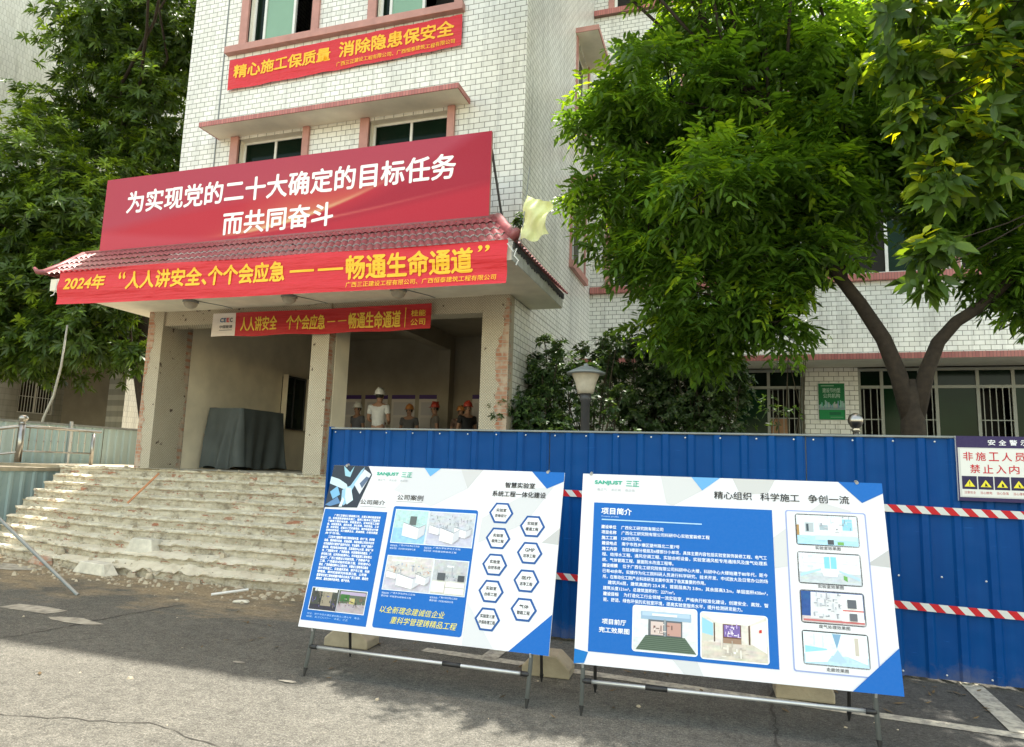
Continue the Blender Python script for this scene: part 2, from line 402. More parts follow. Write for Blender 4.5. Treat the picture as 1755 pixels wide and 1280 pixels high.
class Print:
    """flat printed artwork: coloured polygons in sheet coordinates (metres), each layer a hair in front of the last"""
    def __init__(s): s.v = []; s.f = []; s.c = []; s.lay = 0
    def poly(s, pts, col, lay=None):
        b = len(s.v); L = s.lay if lay is None else lay
        s.v += [(x, y, L) for x, y in pts]; s.f.append(tuple(range(b, b + len(pts)))); s.c.append([lin(col)] * len(pts))
    def rect(s, x0, y0, x1, y1, col, lay=None): s.poly([(x0, y0), (x1, y0), (x1, y1), (x0, y1)], col, lay)
    def grid(s, x0, y0, x1, y1, nu, nv, fn, lay=0):
        b = len(s.v); cs = []
        for j in range(nv + 1):
            for i in range(nu + 1):
                s.v.append((x0 + (x1 - x0) * i / nu, y0 + (y1 - y0) * j / nv, lay)); cs.append(lin(fn(i / nu, j / nv)))
        for j in range(nv):
            for i in range(nu):
                q = (j * (nu + 1) + i, j * (nu + 1) + i + 1, (j + 1) * (nu + 1) + i + 1, (j + 1) * (nu + 1) + i)
                s.f.append(tuple(b + k for k in q)); s.c.append([cs[k] for k in q])
    def rrect(s, x0, y0, x1, y1, r, col, lay=None):
        P = []
        for cx, cy, a in ((x1 - r, y1 - r, 0), (x0 + r, y1 - r, 90), (x0 + r, y0 + r, 180), (x1 - r, y0 + r, 270)):
            for k in range(5): q = RAD(a + k * 22.5); P.append((cx + r * math.cos(q), cy + r * math.sin(q)))
        s.poly(P, col, lay)
    def text(s, t, x0, y0, x1, y1, col, bold=.0, shear=0., lay=None, rot=0):
        v, f = glyphs(t, bold, shear)
        lo, hi = v.min(0), v.max(0); L = s.lay if lay is None else lay
        q = (v - lo) / np.maximum(hi - lo, 1e-6); lc = lin(col); e = bold * (y1 - y0)
        s._put([(x0 + e + a * (x1 - x0 - 2 * e), y0 + e + c * (y1 - y0 - 2 * e)) for a, c in q], f, lc, e, L)
    def _put(s, pts, f, lc, e, L):
        """strokes are thickened by laying shifted copies a hair apart"""
        for n, (dx, dy) in enumerate(((0, 0), (1, 0), (-1, 0), (0, 1), (0, -1), (.7, .7), (-.7, -.7)) if e else ((0, 0),)):
            b = len(s.v); s.v += [(x + dx * e, y + dy * e, L + n * .04) for x, y in pts]
            for p in f: s.f.append(tuple(b + k for k in p)); s.c.append([lc] * len(p))
    def line(s, t, x0, y, h, col, bold=.0, x1=None, lay=None):
        """a line of running text with cap height h starting at x0 (stretched to x1 when given)"""
        v, f = glyphs(t, bold); L = s.lay if lay is None else lay
        k = h / .92; kx = k if x1 is None else (x1 - x0) / max(v[:, 0].max() - v[:, 0].min(), 1e-6)
        xm = v[:, 0].min()
        s._put([(x0 + (a - xm) * kx, y + c * k) for a, c in v], f, lin(col), bold * h, L)
    def build(s, name, fn, parent, mat=None, gap=.0012, world=False):
        me = bpy.data.meshes.new(name)
        me.from_pydata([tuple(fn(x, y, L * gap)) for x, y, L in s.v], [], s.f); me.update()
        a = me.color_attributes.new('ink', 'FLOAT_COLOR', 'CORNER')
        flat = []
        for p, c in zip(me.polygons, s.c):
            for q in c: flat += [*q, 1]
        a.data.foreach_set('color', flat)
        return link(me, name, mat or M['print'], parent, world)

# ---------------------------------------------------------------- leaves
def unit(a): return a / np.maximum(np.linalg.norm(a, axis=-1, keepdims=True), 1e-9)

def leaf_mesh(name, base, dirs, nrm, L, Wd, tone, mat, parent, droop=.25):
    n = len(base)
    side = unit(np.cross(dirs, nrm)); up = unit(np.cross(side, dirs))
    L = L[:, None]; Wd = Wd[:, None]; z = np.array([0, 0, 1.])
    at = lambda k, w, h: base + dirs * L * k + side * Wd * w - up * Wd * h - z * L * droop * k * k
    V = np.stack([base, at(.28, .42, 0), at(.62, .46, 0), at(1., 0, 0), at(.62, -.46, 0), at(.28, -.42, 0), at(.5, 0, .16)], 1).reshape(-1, 3) - np.array(wloc(parent))
    i = np.arange(n)[:, None] * 7
    F = (i + np.array([[0, 1, 2, 6, 6, 2, 3, 6, 3, 4, 0, 6, 4, 5]])).reshape(-1).astype(np.int32)
    me = bpy.data.meshes.new(name)
    me.vertices.add(len(V)); me.vertices.foreach_set('co', V.astype(np.float32).ravel())
    me.loops.add(len(F)); me.loops.foreach_set('vertex_index', F)
    me.polygons.add(4 * n); me.polygons.foreach_set('loop_start', (np.arange(n)[:, None] * 14 + np.array([[0, 4, 7, 10]])).ravel().astype(np.int32))
    at_ = me.attributes.new('tone', 'FLOAT', 'FACE'); at_.data.foreach_set('value', np.repeat(tone, 4).astype(np.float32))
    me.update(calc_edges=True)
    o = bpy.data.objects.new(name, me); COL.objects.link(o); me.materials.append(mat); o.parent = parent
    return o

def clumps(rng, lobes, density, squash=.85, hollow=.45):
    P = []; D = []
    for cx, cy, cz, r in lobes:
        n = int(density * 4 * math.pi * r * r * (1 if r > .6 else 1.4))
        d = unit(rng.normal(size=(n, 3)))
        k = hollow + (1.08 - hollow) * rng.random(n) ** .55
        ph = rng.random(3) * 9
        k *= .82 + .3 * np.sin(d[:, 0] * 4 + ph[0]) * np.sin(d[:, 1] * 4 + ph[1]) + .18 * np.sin(d[:, 2] * 6 + ph[2])
        P.append(np.array([cx, cy, cz]) + d * (k * r)[:, None] * np.array([1, 1, squash])); D.append(d)
    return np.concatenate(P), np.concatenate(D)

def tones(rng, n, D, sel, young):
    t = np.clip(rng.normal(.45, .17, n), 0, .8)
    y = (rng.random(n) < young * (D[:, 2] > .1))
    t[y] = rng.uniform(.8, 1., y.sum())
    return t

def whorl_crown(name, lobes, density, per, L, Wd, mat, parent, seed, young=.15, spread=1., droop=.3):
    rng = np.random.default_rng(seed); P, D = clumps(rng, lobes, density); n = len(P)
    ax = unit(D + np.array([0, 0, .55]) + rng.normal(size=(n, 3)) * .35)
    ct = tones(rng, n, D, None, young)
    ref = unit(np.cross(ax, rng.normal(size=(n, 3)))); ref2 = np.cross(ax, ref)
    q = (np.arange(per) * 2.4)[None, :] + rng.random((n, 1)) * 6 + rng.normal(size=(n, per)) * .25
    el = np.linspace(.15, 1.1, per)[None, :] + rng.normal(size=(n, per)) * .15
    rad = ref[:, None] * np.cos(q)[..., None] + ref2[:, None] * np.sin(q)[..., None]
    d = unit(rad * (spread * np.cos(el * .6))[..., None] + ax[:, None] * (np.sin(1.2 - el))[..., None] * .8)
    off = ax[:, None] * (rng.random((n, per, 1)) * L * .5)
    base = (P[:, None] - off).reshape(-1, 3); d = d.reshape(-1, 3)
    nn = unit(np.repeat(ax, per, 0) + rng.normal(size=(n * per, 3)) * .3)
    k = n * per
    t = np.clip(np.repeat(ct, per) + rng.normal(size=k) * .08, 0, 1)
    s = rng.uniform(.7, 1.15, k)
    return leaf_mesh(name, base, d, nn, L * s, Wd * s, t, mat, parent, droop)

def pinnate_crown(name, lobes, density, fronds, pairs, FL, L, Wd, mat, parent, seed, young=.2):
    rng = np.random.default_rng(seed); P, D = clumps(rng, lobes, density); n = len(P)
    ct = tones(rng, n, D, None, young)
    P = np.repeat(P, fronds, 0); DD = np.repeat(D, fronds, 0); ct = np.repeat(ct, fronds); m = len(P)
    ax = unit(DD * .7 + rng.normal(size=(m, 3)) * .75 + np.array([0, 0, .12]))
    nrm = unit(np.array([0, 0, 1.]) + rng.normal(size=(m, 3)) * .35)
    sd = unit(np.cross(ax, nrm))
    tt = (np.arange(pairs) + .6) / pairs
    B = []; Dv = []; T = []; N = []
    for sgn in (-1, 1):
        base = P[:, None] + ax[:, None] * (tt * FL)[None, :, None] - np.array([0, 0, 1.]) * ((tt ** 2) * FL * .35)[None, :, None]
        d = unit(sd[:, None] * sgn + ax[:, None] * (.45 + .5 * tt)[None, :, None] - np.array([0, 0, .25]) + rng.normal(size=(m, pairs, 3)) * .15)
        B.append(base.reshape(-1, 3)); Dv.append(d.reshape(-1, 3)); T.append(np.repeat(ct, pairs)); N.append(np.repeat(nrm, pairs, 0))
    B = np.concatenate(B); Dv = np.concatenate(Dv); T = np.concatenate(T); N = np.concatenate(N); k = len(B)
    s = rng.uniform(.75, 1.15, k)
    return leaf_mesh(name, B, Dv, unit(N + rng.normal(size=(k, 3)) * .2), L * s, Wd * s, np.clip(T + rng.normal(size=k) * .06, 0, 1), mat, parent, .22)

def wobble(a, b, n, amp, seed):
    rng = random.Random(seed); a = Vector(a); b = Vector(b); out = []
    for i in range(n + 1):
        t = i / n; p = a.lerp(b, t)
        if 0 < i < n: p += Vector((rng.uniform(-1, 1), rng.uniform(-1, 1), rng.uniform(-1, 1))) * amp
        out.append(p)
    return out

def twigs(mb, starts, lobes, r0, seed, per=3):
    rng = random.Random(seed)
    for (x, y, z, r) in lobes:
        c = Vector((x, y, z)); s = min(starts, key=lambda p: (Vector(p) - c).length)
        pts = wobble(s, c, 4, (Vector(s) - c).length * .06, rng.random()); mb.tube(pts, [r0, r0 * .8, r0 * .65, r0 * .55, r0 * .45], 6)
        for k in range(per):
            d = Vector((rng.gauss(0, 1), rng.gauss(0, 1), rng.gauss(.3, 1))).normalized()
            mb.tube(wobble(c, c + d * r * .8, 3, r * .06, rng.random()), [r0 * .45, r0 * .35, r0 * .25, r0 * .12], 5)

# ---------------------------------------------------------------- ground
def plain(name, x0, x1, y0, y1, z, m, parent=None):
    mb = MB(); mb.quad((x0, y0, z), (x1, y0, z), (x1, y1, z), (x0, y1, z)); return mb.build(name, m, parent)
tag(plain('ground', -120, 120, -100, 140, 0, M['ground']), kind='structure')
def stripe(a, b, w, z=.004):
    a = Vector(a); b = Vector(b); d = (b - a).normalized(); n = Vector((-d.y, d.x)) * w / 2
    mb = MB(); N = 14
    for i in range(N):
        p = a.lerp(b, i / N); q = a.lerp(b, (i + 1) / N)
        mb.quad((p.x - n.x, p.y - n.y, z), (q.x - n.x, q.y - n.y, z), (q.x + n.x, q.y + n.y, z), (p.x + n.x, p.y + n.y, z))
    return mb
o = stripe((-2.6, 5.72), (6, 5.16), .12).build('bay_line', M['line']); tag(o, kind='structure')
o = stripe((1.77, 6.62), (1.755, 5.48), .15, .008).build('bay_line', M['line']); tag(o, kind='structure')
o = stripe((-2.0, 6.62), (-1.99, 5.71), .15, .008).build('bay_line', M['line']); tag(o, kind='structure')
mb = MB()
for (x, y, r, s) in ((-6.9, 5.45, .32, 1), (-6.1, 5.25, .22, 2), (-3.75, 4.75, .06, 4), (-3.12, 4.5, .05, 5), (-9.9, 7.2, .5, 6)):
    rr = random.Random(s); mb.add([(x + r * (1.5 if s != 4 else 1) * math.cos(k * .785) * rr.uniform(.7, 1.2), y + r * .45 * math.sin(k * .785) * rr.uniform(.7, 1.2), .004 + s * .0005) for k in range(8)], [tuple(range(8))])
tag(mb.build('cement_stain', simple('spilled_cement', (.34, .31, .245), .95, .4, 9)), kind='structure')

def crack(pts, seed, w=.014):
    rr = random.Random(seed); mb = MB(); P_ = []
    for a, b in zip(pts, pts[1:]):
        for i in range(14): t_ = i / 14; P_.append(Vector(a).lerp(Vector(b), t_) + Vector((rr.uniform(-.02, .02), rr.uniform(-.02, .02))))
    for i, (a, b) in enumerate(zip(P_, P_[1:])):
        d = (b - a).normalized(); n = Vector((-d.y, d.x)) * w * rr.uniform(.25, 1); m_ = n * rr.uniform(.6, 1.2)
        mb.quad((a.x - n.x, a.y - n.y, .003), (b.x - m_.x, b.y - m_.y, .003), (b.x + m_.x, b.y + m_.y, .003), (a.x + n.x, a.y + n.y, .003))
    tag(mb.build('ground_crack', M['dark_dirt']), kind='structure')
M['dark_dirt'] = simple('dirt_filled_crack', (.045, .04, .032), .95, .3, 20)
crack([(-7.5, 3.6), (-6.04, 4.5), (-5.94, 5.03), (-5.9, 5.6), (-5.75, 6.4)], 1); crack([(.3, 6.4), (.23, 5.34), (.22, 4.63), (.15, 3.6), (.3, 2)], 2, .012); crack([(-4.6, 3.2), (-3.4, 3.5), (-2.2, 3.3), (-.9, 3.55)], 3, .007)
rng0 = np.random.default_rng(9); mb = MB()
for k in range(150):
    x = rng0.uniform(-5, 3.4); y = 6.45 - abs(rng0.normal()) * (.35 if k < 100 else 1.3); q = rng0.uniform(0, 6.28); s_ = rng0.uniform(.02, .05); c, d = math.cos(q), math.sin(q)
    mb.add([(x, y, .006), (x + c * s_ - d * s_ * .3, y + d * s_ + c * s_ * .3, .012), (x + 2 * c * s_, y + 2 * d * s_, .008 + rng0.uniform(0, .02)), (x + c * s_ + d * s_ * .3, y + d * s_ - c * s_ * .3, .01)], [(0, 1, 2, 3)])
tag(mb.build('fallen_leaves', simple('dry_leaf', (.13, .085, .035), .9, .5, 3)), 'dry fallen leaves scattered along the foot of the hoarding', 'leaves', kind='stuff')

# ---------------------------------------------------------------- building helpers
def front(y0): return lambda a, b, z: (a, y0 + b, z)
def side(x0): return lambda a, b, z: (x0 - b, a, z)

def wall(parent, xf, a0, a1, z0, z1, holes, mat, name='wall', rev=.16, revmat=None):
    mb = MB(); mb.xf = xf
    A = sorted({a0, a1, *[h[0] for h in holes], *[h[1] for h in holes]}); Z = sorted({z0, z1, *[h[2] for h in holes], *[h[3] for h in holes]})
    for i in range(len(A) - 1):
        for j in range(len(Z) - 1):
            ca = (A[i] + A[i + 1]) / 2; cz = (Z[j] + Z[j + 1]) / 2
            if any(h[0] < ca < h[1] and h[2] < cz < h[3] for h in holes): continue
            mb.quad((A[i], 0, Z[j]), (A[i + 1], 0, Z[j]), (A[i + 1], 0, Z[j + 1]), (A[i], 0, Z[j + 1]))
    for (p, q, r, s) in holes:
        mi = 1
        mb.quad((p, 0, r), (p, rev, r), (p, rev, s), (p, 0, s), mi); mb.quad((q, 0, r), (q, 0, s), (q, rev, s), (q, rev, r), mi)
        mb.quad((p, 0, r), (q, 0, r), (q, rev, r), (p, rev, r), mi); mb.quad((p, 0, s), (p, rev, s), (q, rev, s), (q, 0, s), mi)
    return mb.build(name, [mat, revmat or mat], parent)

def window(parent, xf, a0, a1, z0, z1, mull, panes, rec=.1, fw=.045, trans=None, tpanes=None, bars=(), barz=None, name='window', fm='white_paint'):
    """frame with its panes; panes are materials left to right, None leaves an open sash with a dim room behind"""
    mb = MB(); mb.xf = xf
    zt = trans if trans else z1
    mb.box(a0, a1, rec, rec + .05, z0, z0 + fw); mb.box(a0, a1, rec, rec + .05, z1 - fw, z1)
    mb.box(a0, a0 + fw, rec, rec + .05, z0 + fw, z1 - fw); mb.box(a1 - fw, a1, rec, rec + .05, z0 + fw, z1 - fw)
    E = [a0 + fw, *mull, a1 - fw]
    for m in mull: mb.box(m - fw / 2, m + fw / 2, rec - .004, rec + .046, z0 + fw, z1 - fw)
    if trans: mb.box(a0 + fw, a1 - fw, rec - .008, rec + .05, trans - fw / 2, trans + fw / 2)
    fr = mb.build(name, M[fm], parent)
    for i, pm in enumerate(panes):
        p = MB(); p.xf = xf; p.box(E[i], E[i + 1], rec + .02, rec + .028, z0 + fw, zt - fw / 2)
        if pm is None:
            p = MB(); p.xf = xf; p.quad((E[i], rec + .5, z0), (E[i + 1], rec + .5, z0), (E[i + 1], rec + .5, zt), (E[i], rec + .5, zt)); p.build('opening', M['void'], fr)
        else: p.build('pane', M[pm], fr)
    for i, pm in enumerate(tpanes or ()):
        p = MB(); p.xf = xf; p.box(E[i], E[i + 1], rec + .02, rec + .028, zt + fw / 2, z1 - fw); p.build('pane', M[pm], fr)
    for (b0, b1, n) in bars:
        p = MB(); p.xf = xf
        for k in range(n):
            c = b0 + (b1 - b0) * (k + .5) / n; p.box(c - .008, c + .008, rec - .02, rec - .004, z0 + fw, zt - fw / 2)
        if barz: p.box(b0, b1, rec - .032, rec - .021, barz - .01, barz + .01)
        p.build('bars', M[fm], fr)
    return fr

# ---------------------------------------------------------------- main tiled building with the porch
A = thing('tiled_building', 'white tiled building with pink window trims and a stripped entrance porch', 'building', (-6.7, 10, 0))
ZP = 1.39
H3 = [(-8.89, -7.43, 9.52, 11.2), (-6.07, -4.53, 9.52, 11.2)]
H2 = [(-8.86, -7.43, 6.0, 7.6), (-6.07, -4.56, 6.0, 7.6)]
hi = [(a, b, z0 + 3.5 * k, z1 + 3.5 * k) for k in (1, 2, 3) for a, b, z0, z1 in H3]
wall(A, front(10), -10.24, -3.2, 4.43, 23.4, H2 + H3 + hi, M['tile_f'], revmat=M['soffit'])
HS = [(13.45, 14.75, 5.9, 7.6), (13.72, 14.85, 9.4, 11.05)]
wall(A, side(-3.2), 10, 15.5, 4.215, 23.4, HS, M['tile_s'], revmat=M['soffit'])
mb = MB(); mb.quad((-3.2, 10.64, 0), (-3.2, 15.5, 0), (-3.2, 15.5, 4.21), (-3.2, 10.64, 4.21))
mb.quad((-3.2, 9.8, 0), (-3.2, 10.64, 0), (-3.2, 10.64, 4.21), (-3.2, 9.8, 4.21)); mb.build('wall', M['tile_s'], A)
mb = MB(); mb.quad((-10.24, 10.3, 0), (-10.24, 26, 0), (-10.24, 26, 23.4), (-10.24, 10.3, 23.4)); mb.quad((-10.24, 10, 4.43), (-10.24, 10.3, 4.43), (-10.24, 10.3, 23.4), (-10.24, 10, 23.4))
mb.quad((-10.24, 26, 0), (-3.2, 26, 0), (-3.2, 26, 23.4), (-10.24, 26, 23.4)); mb.build('wall', M['tile_s'], A)
mb = MB(); mb.quad((-10.24, 10, 23.4), (-3.2, 10, 23.4), (-3.2, 26, 23.4), (-10.24, 26, 23.4))
mb.build('roof', M['concrete'], A)
for x, r, h in ((-9.2, .6, .9), (-7.6, .7, 1.0), (-5.25, .36, 1.1), (-3.75, .55, 1.2)):
    mb = MB(); mb.lathe([(r, 23.4), (r, 23.4 + h * .8), (r * .7, 23.4 + h), (.02, 23.4 + h * 1.05)], x, 10.75, 18); mb.build('added_shadow_tank', M['steel'], A, smooth=True)  # unseen tanks added to make the roof's shadow edge on the ground uneven
# second-storey windows (dark transom lights) with their pink jambs, third-storey windows with one leaf slid open
for a0, a1, m in ((-8.86, -7.43, -8.14), (-6.07, -4.56, -5.32)):
    window(A, front(10), a0, a1, 6.0, 7.6, [m], ['glass_dark', 'glass_dark'], rec=.14, trans=7.13, tpanes=['glass_dark', 'glass_dark'])
    mb = MB(); mb.box(a0 - .17, a0, 9.95, 10.03, 5.9, 7.655); mb.build('window_jamb', M['pink'], A); mb = MB(); mb.box(a1, a1 + .13, 9.95, 10.03, 5.9, 7.655); mb.build('window_jamb', M['pink'], A)
for a0, a1, m in ((-8.89, -7.43, -7.95), (-6.07, -4.53, -5.2)):
    window(A, front(10), a0, a1, 9.52, 11.2, [-8.62 if a0 < -8 else -5.86, m], ['glass_dark', 'glass_pale', None], rec=.12, fw=.05)
    mb = MB(); mb.box(a0 - .17, a0, 9.95, 10.03, 9.525, 11.3); mb.build('window_jamb', M['pink'], A); mb = MB(); mb.box(a1, a1 + .15, 9.95, 10.03, 9.525, 11.3); mb.build('window_jamb', M['pink'], A)
for k in (1, 2, 3):
    for a0, a1, z0, z1 in H3:
        window(A, front(10), a0, a1, z0 + 3.5 * k, z1 + 3.5 * k, [(a0 + a1) / 2], ['glass_dark', 'glass_green'], rec=.12)
mb = MB(); mb.box(-9.32, -4.34, 9.88, 10.02, 9.38, 9.52); mb.build('window_sill', M['pink'], A, bevel=.006)
def visor(x0, x1, y0, z):
    mb = MB(); mb.box(x0 + .02, x1 - .02, y0 + .02, 10, z, z + .07); c = mb.build('window_canopy', M['soffit'], A)
    mb = MB(); mb.box(x0, x1, y0, y0 + .02, z - .004, z + .085)
    mb.build('canopy_edge', M['pink_f'], c)
    mb = MB(); mb.box(x0, x0 + .02, y0 + .021, 10, z - .004, z + .085); mb.build('canopy_edge', M['pink_s'], c); mb = MB(); mb.box(x1 - .02, x1, y0 + .021, 10, z - .004, z + .085); mb.build('canopy_edge', M['pink_s'], c)
visor(-9.36, -4.17, 9.48, 7.665)
# windows of the side wall with their sills and hoods
for (a0, a1, z0, z1) in HS:
    window(A, side(-3.2), a0, a1, z0, z1, [(a0 + a1) / 2], ['glass_dark', 'glass_dark'], rec=.1)
    mb = MB(); mb.xf = side(-3.2); mb.box(a0 - .15, a1 + .1, -.09, .0, z0 - .16, z0 - .01); mb.build('window_sill', M['pink'], A)
    mb = MB(); mb.xf = side(-3.2); mb.box(a0 - .12, a0, -.03, 0, z0 - .008, z1 + .05); mb.build('window_jamb', M['pink'], A); mb = MB(); mb.xf = side(-3.2); mb.box(a1, a1 + .1, -.03, 0, z0 - .008, z1 + .05); mb.build('window_jamb', M['pink'], A)
for zc in (11.12, 7.68):
    mb = MB(); mb.box(-3.2, -2.71, 13.54, 15.1, zc, zc + .09); c = mb.build('window_canopy', M['soffit'], A)
    mb = MB(); mb.box(-3.2, -2.69, 13.52, 13.54, zc - .004, zc + .11); mb.build('canopy_edge', M['pink'], c)
    mb = MB(); mb.box(-2.709, -2.69, 13.541, 15.1, zc - .004, zc + .11); mb.build('canopy_edge', M['pink'], c)
# thin pipe down the left of the front
mb = MB(); mb.box(-9.42, -9.4, 9.985, 10.01, 6.4, 23); mb.build('seam_strip', M['lampcap'], A)

# porch canopy: slab, fascia, glazed tile skirts, hips
slab = MB(); slab.prism([(-10.55, 7.95), (-2.66, 7.95), (-2.66, 10.64), (-3.195, 10.64), (-3.195, 9.99), (-10.24, 9.99), (-10.24, 10.3), (-10.55, 10.3)], 4.21, 4.4, 'z')
porch = slab.build('porch_canopy', M['soffit'], A)
def skirt(p0, p1, q0, q1, nroll, ncourse, name='roof_tiles'):
    """rolled tile slope between ridge p0-p1 and eave q0-q1"""
    p0, p1, q0, q1 = map(Vector, (p0, p1, q0, q1)); nrm = (p1 - p0).cross(q0 - p0).normalized()
    if nrm.z < 0: nrm = -nrm
    nu = nroll * 8; mb = MB()
    for c in range(ncourse):
        def fn(u, v, c=c):
            t = (c + v * 1.04) / ncourse; t = min(t, 1.02)
            a = p0.lerp(p1, u); b = q0.lerp(q1, u)
            r = abs(math.sin(math.pi * nroll * u))
            return a.lerp(b, t) + nrm * (.028 * r + .02 * v + .004 * noise.noise((u * 60, c, 0)))
        mb.grid(fn, nu, 2)
    return mb.build(name, M['roof_tile'], porch, smooth=False)
RL, RR_ = Vector((-10.72, 8.62, 5.03)), Vector((-3.1, 8.62, 5.05))
EL, ER = Vector((-10.62, 7.9, 4.46)), Vector((-2.62, 7.9, 4.44))
skirt(RL, RR_, EL, ER, 72, 4)
skirt(RR_, (-3.2, 10.2, 4.98), ER, (-2.6, 10.66, 4.44), 24, 4)
skirt((-10.3, 10.2, 4.98), (-10.35, 8.7, 5.0), (-10.66, 10.3, 4.44), EL, 20, 4)
mb = MB()
mb.tube([RL + Vector((.02, .02, .02)), RR_ + Vector((0, .02, .02))], .05, 10); mb.tube([RL + Vector((0, -.05, -.05)), RR_ + Vector((0, -.05, -.05))], .03, 8)
mb.tube([RR_, RR_.lerp(ER, .5) + Vector((0, 0, .02)), ER + Vector((.02, -.02, .06)), ER + Vector((.07, -.08, .12))], [.075, .07, .065, .04], 10)
mb.tube([RL, RL.lerp(EL, .6) + Vector((-.0, 0, .02)), EL + Vector((-.03, 0, .05)), EL + Vector((-.16, -.02, .06)), EL + Vector((-.24, -.02, .13))], [.06, .055, .05, .04, .025], 10)
mb.build('hip_ridge', M['roof_tile'], porch, smooth=True)
mb = MB()
N = 56
for i in range(N):
    y = 7.95 + (10.64 - 7.95) * i / N; w = (10.64 - 7.95) / N
    d = .07 + .045 * random.random()
    mb.prism([(y, 4.45), (y + w * .95, 4.45), (y + w * .6, 4.45 - d), (y + w * .4, 4.45 - d)], -2.645, -2.625, 'x')
mb.build('drip_tiles', M['dark'], porch)
mb = MB(); mb.box(-2.659, -2.65, 7.95, 10.64, 4.215, 4.42); mb.build('fascia', M['fascia'], porch)
# soffit light wires
# piers, lintels
def pier(x0, x1, y0, y1, cream_from=None):
    mb = MB()
    nz = 46
    for j in range(nz):
        za = ZP + (4.21 - ZP) * j / nz; zb = ZP + (4.21 - ZP) * (j + 1) / nz
        mb.quad((x0, y0, za), (x1, y0, za), (x1, y0, zb), (x0, y0, zb))
    mb.quad((x1, y0, ZP), (x1, y1, ZP), (x1, y1, 4.21), (x1, y0, 4.21)); mb.quad((x0, y0, ZP), (x0, y1, ZP), (x0, y1, 4.21), (x0, y0, 4.21))
    mb.quad((x0, y1, ZP), (x1, y1, ZP), (x1, y1, 4.21), (x0, y1, 4.21))
    return mb.build('porch_pier', M['pier'], A)
def scar(par, edge, width, plane, lo, hi_, seed, ax='front', sign=1, z0=ZP):
    """ragged strip of bared brick, a little proud of the facing"""
    rr = random.Random(seed); n = 60; mb = MB(); pts = []
    w = width
    for j in range(n + 1):
        z = z0 + (hi_ - z0) * j / n
        w = max(width * .35, min(width * 1.3, w + rr.uniform(-.3, .3) * width)); pts.append((z, w))
    for (za, wa), (zb, wb) in zip(pts, pts[1:]):
        if ax == 'front': q = [(edge, plane - .004, za), (edge + sign * wa, plane - .004, za), (edge + sign * wb, plane - .004, zb), (edge, plane - .004, zb)]
        else: q = [(plane + .004, edge, za), (plane + .004, edge + sign * wa, za), (plane + .004, edge + sign * wb, zb), (plane + .004, edge, zb)]
        mb.quad(*q)
    return mb.build('bared_brick', M['scar'], par)
P1 = pier(-10.14, -9.81, 9.58, 10.3); scar(P1, -10.14, .12, 9.58, 0, 4.21, 1, 'front', 1); scar(P1, 10.3, .1, -9.81, 0, 4.0, 2, 'side', -1)
P2 = pier(-6.65, -6.32, 9.58, 10.2); scar(P2, 9.585, .13, -6.32, 0, 4.1, 3, 'side', 1)
mb = MB(); mb.box(-6.326, -6.312, 9.78, 10.2, ZP, 4.0); mb.build('plaster_cheek', M['inner'], P2)
P3 = pier(-3.64, -3.2, 9.58, 9.8); scar(P3, -3.2, .16, 9.58, 0, 4.15, 4, 'front', -1); scar(P3, 9.585, .12, -3.2, 0, 4.15, 5, 'side', 1)
mb = MB(); mb.box(-9.81, -6.65, 9.62, 9.95, 3.95, 4.21); mb.build('lintel', M['pier'], A); mb = MB(); mb.box(-6.32, -3.64, 9.62, 9.95, 3.95, 4.21); L_ = mb.build('lintel', M['pier'], A)
# hall behind the porch
plain('porch_floor', -11.5, -3.2, 9.3, 15.2, ZP, M['floor'], A)
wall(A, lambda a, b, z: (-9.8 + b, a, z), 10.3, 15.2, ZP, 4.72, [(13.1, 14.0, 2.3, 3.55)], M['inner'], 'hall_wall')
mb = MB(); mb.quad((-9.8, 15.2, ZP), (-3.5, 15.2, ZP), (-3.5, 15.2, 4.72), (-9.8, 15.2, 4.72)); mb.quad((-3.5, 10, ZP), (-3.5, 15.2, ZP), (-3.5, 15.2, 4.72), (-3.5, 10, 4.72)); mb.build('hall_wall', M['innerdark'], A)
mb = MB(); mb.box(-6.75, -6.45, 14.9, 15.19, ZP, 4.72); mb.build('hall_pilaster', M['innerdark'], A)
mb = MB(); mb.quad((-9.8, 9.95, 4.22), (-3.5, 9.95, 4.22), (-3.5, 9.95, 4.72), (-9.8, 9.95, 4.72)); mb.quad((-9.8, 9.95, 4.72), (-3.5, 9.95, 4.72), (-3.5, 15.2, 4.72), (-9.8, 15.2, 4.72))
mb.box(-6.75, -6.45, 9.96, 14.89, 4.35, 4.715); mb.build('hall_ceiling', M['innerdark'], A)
wfr = window(A, lambda a, b, z: (-9.8 + b, a, z), 13.1, 14.0, 2.3, 3.55, [13.55], ['glass_dark', 'glass_dark'], rec=-.03, bars=((13.15, 13.95, 6),))
wfr.data.materials[0] = M['dark']

# ---------------------------------------------------------------- wing
B = thing('tiled_wing', 'long white tiled wing with green windows standing back to the right behind the trees', 'building', (3, 15.5, 0))
wx = [(-2.7, -1.1), (-.6, 1.2), (2.3, 3.9), (4.4, 6.2), (7.2, 9)]
HW = [(a, b, z0, z0 + 1.75) for z0 in (5.86, 9.36, 12.95) for a, b in wx]
wall(B, front(15.5), -3.2, 14, 3.98, 23.4, HW, M['tile_f'], revmat=M['soffit'])
for z0 in (5.86, 9.36, 12.95):
    for a, b in wx:
        window(B, front(15.5), a, b, z0, z0 + 1.75, [(a + b) / 2], ['void', 'glass_green'], rec=.1, fw=.06)
        mb = MB(); mb.box(a - .14, a, 15.46, 15.52, z0 - .005, z0 + 1.8); mb.build('window_jamb', M['pink'], B); mb = MB(); mb.box(b, b + .14, 15.46, 15.52, z0 - .005, z0 + 1.8); mb.build('window_jamb', M['pink'], B)
    mb = MB(); mb.box(-3.19, 14, 15.4, 15.52, z0 - .15, z0 - .005); mb.build('sill_band', M['pink_f'], B)
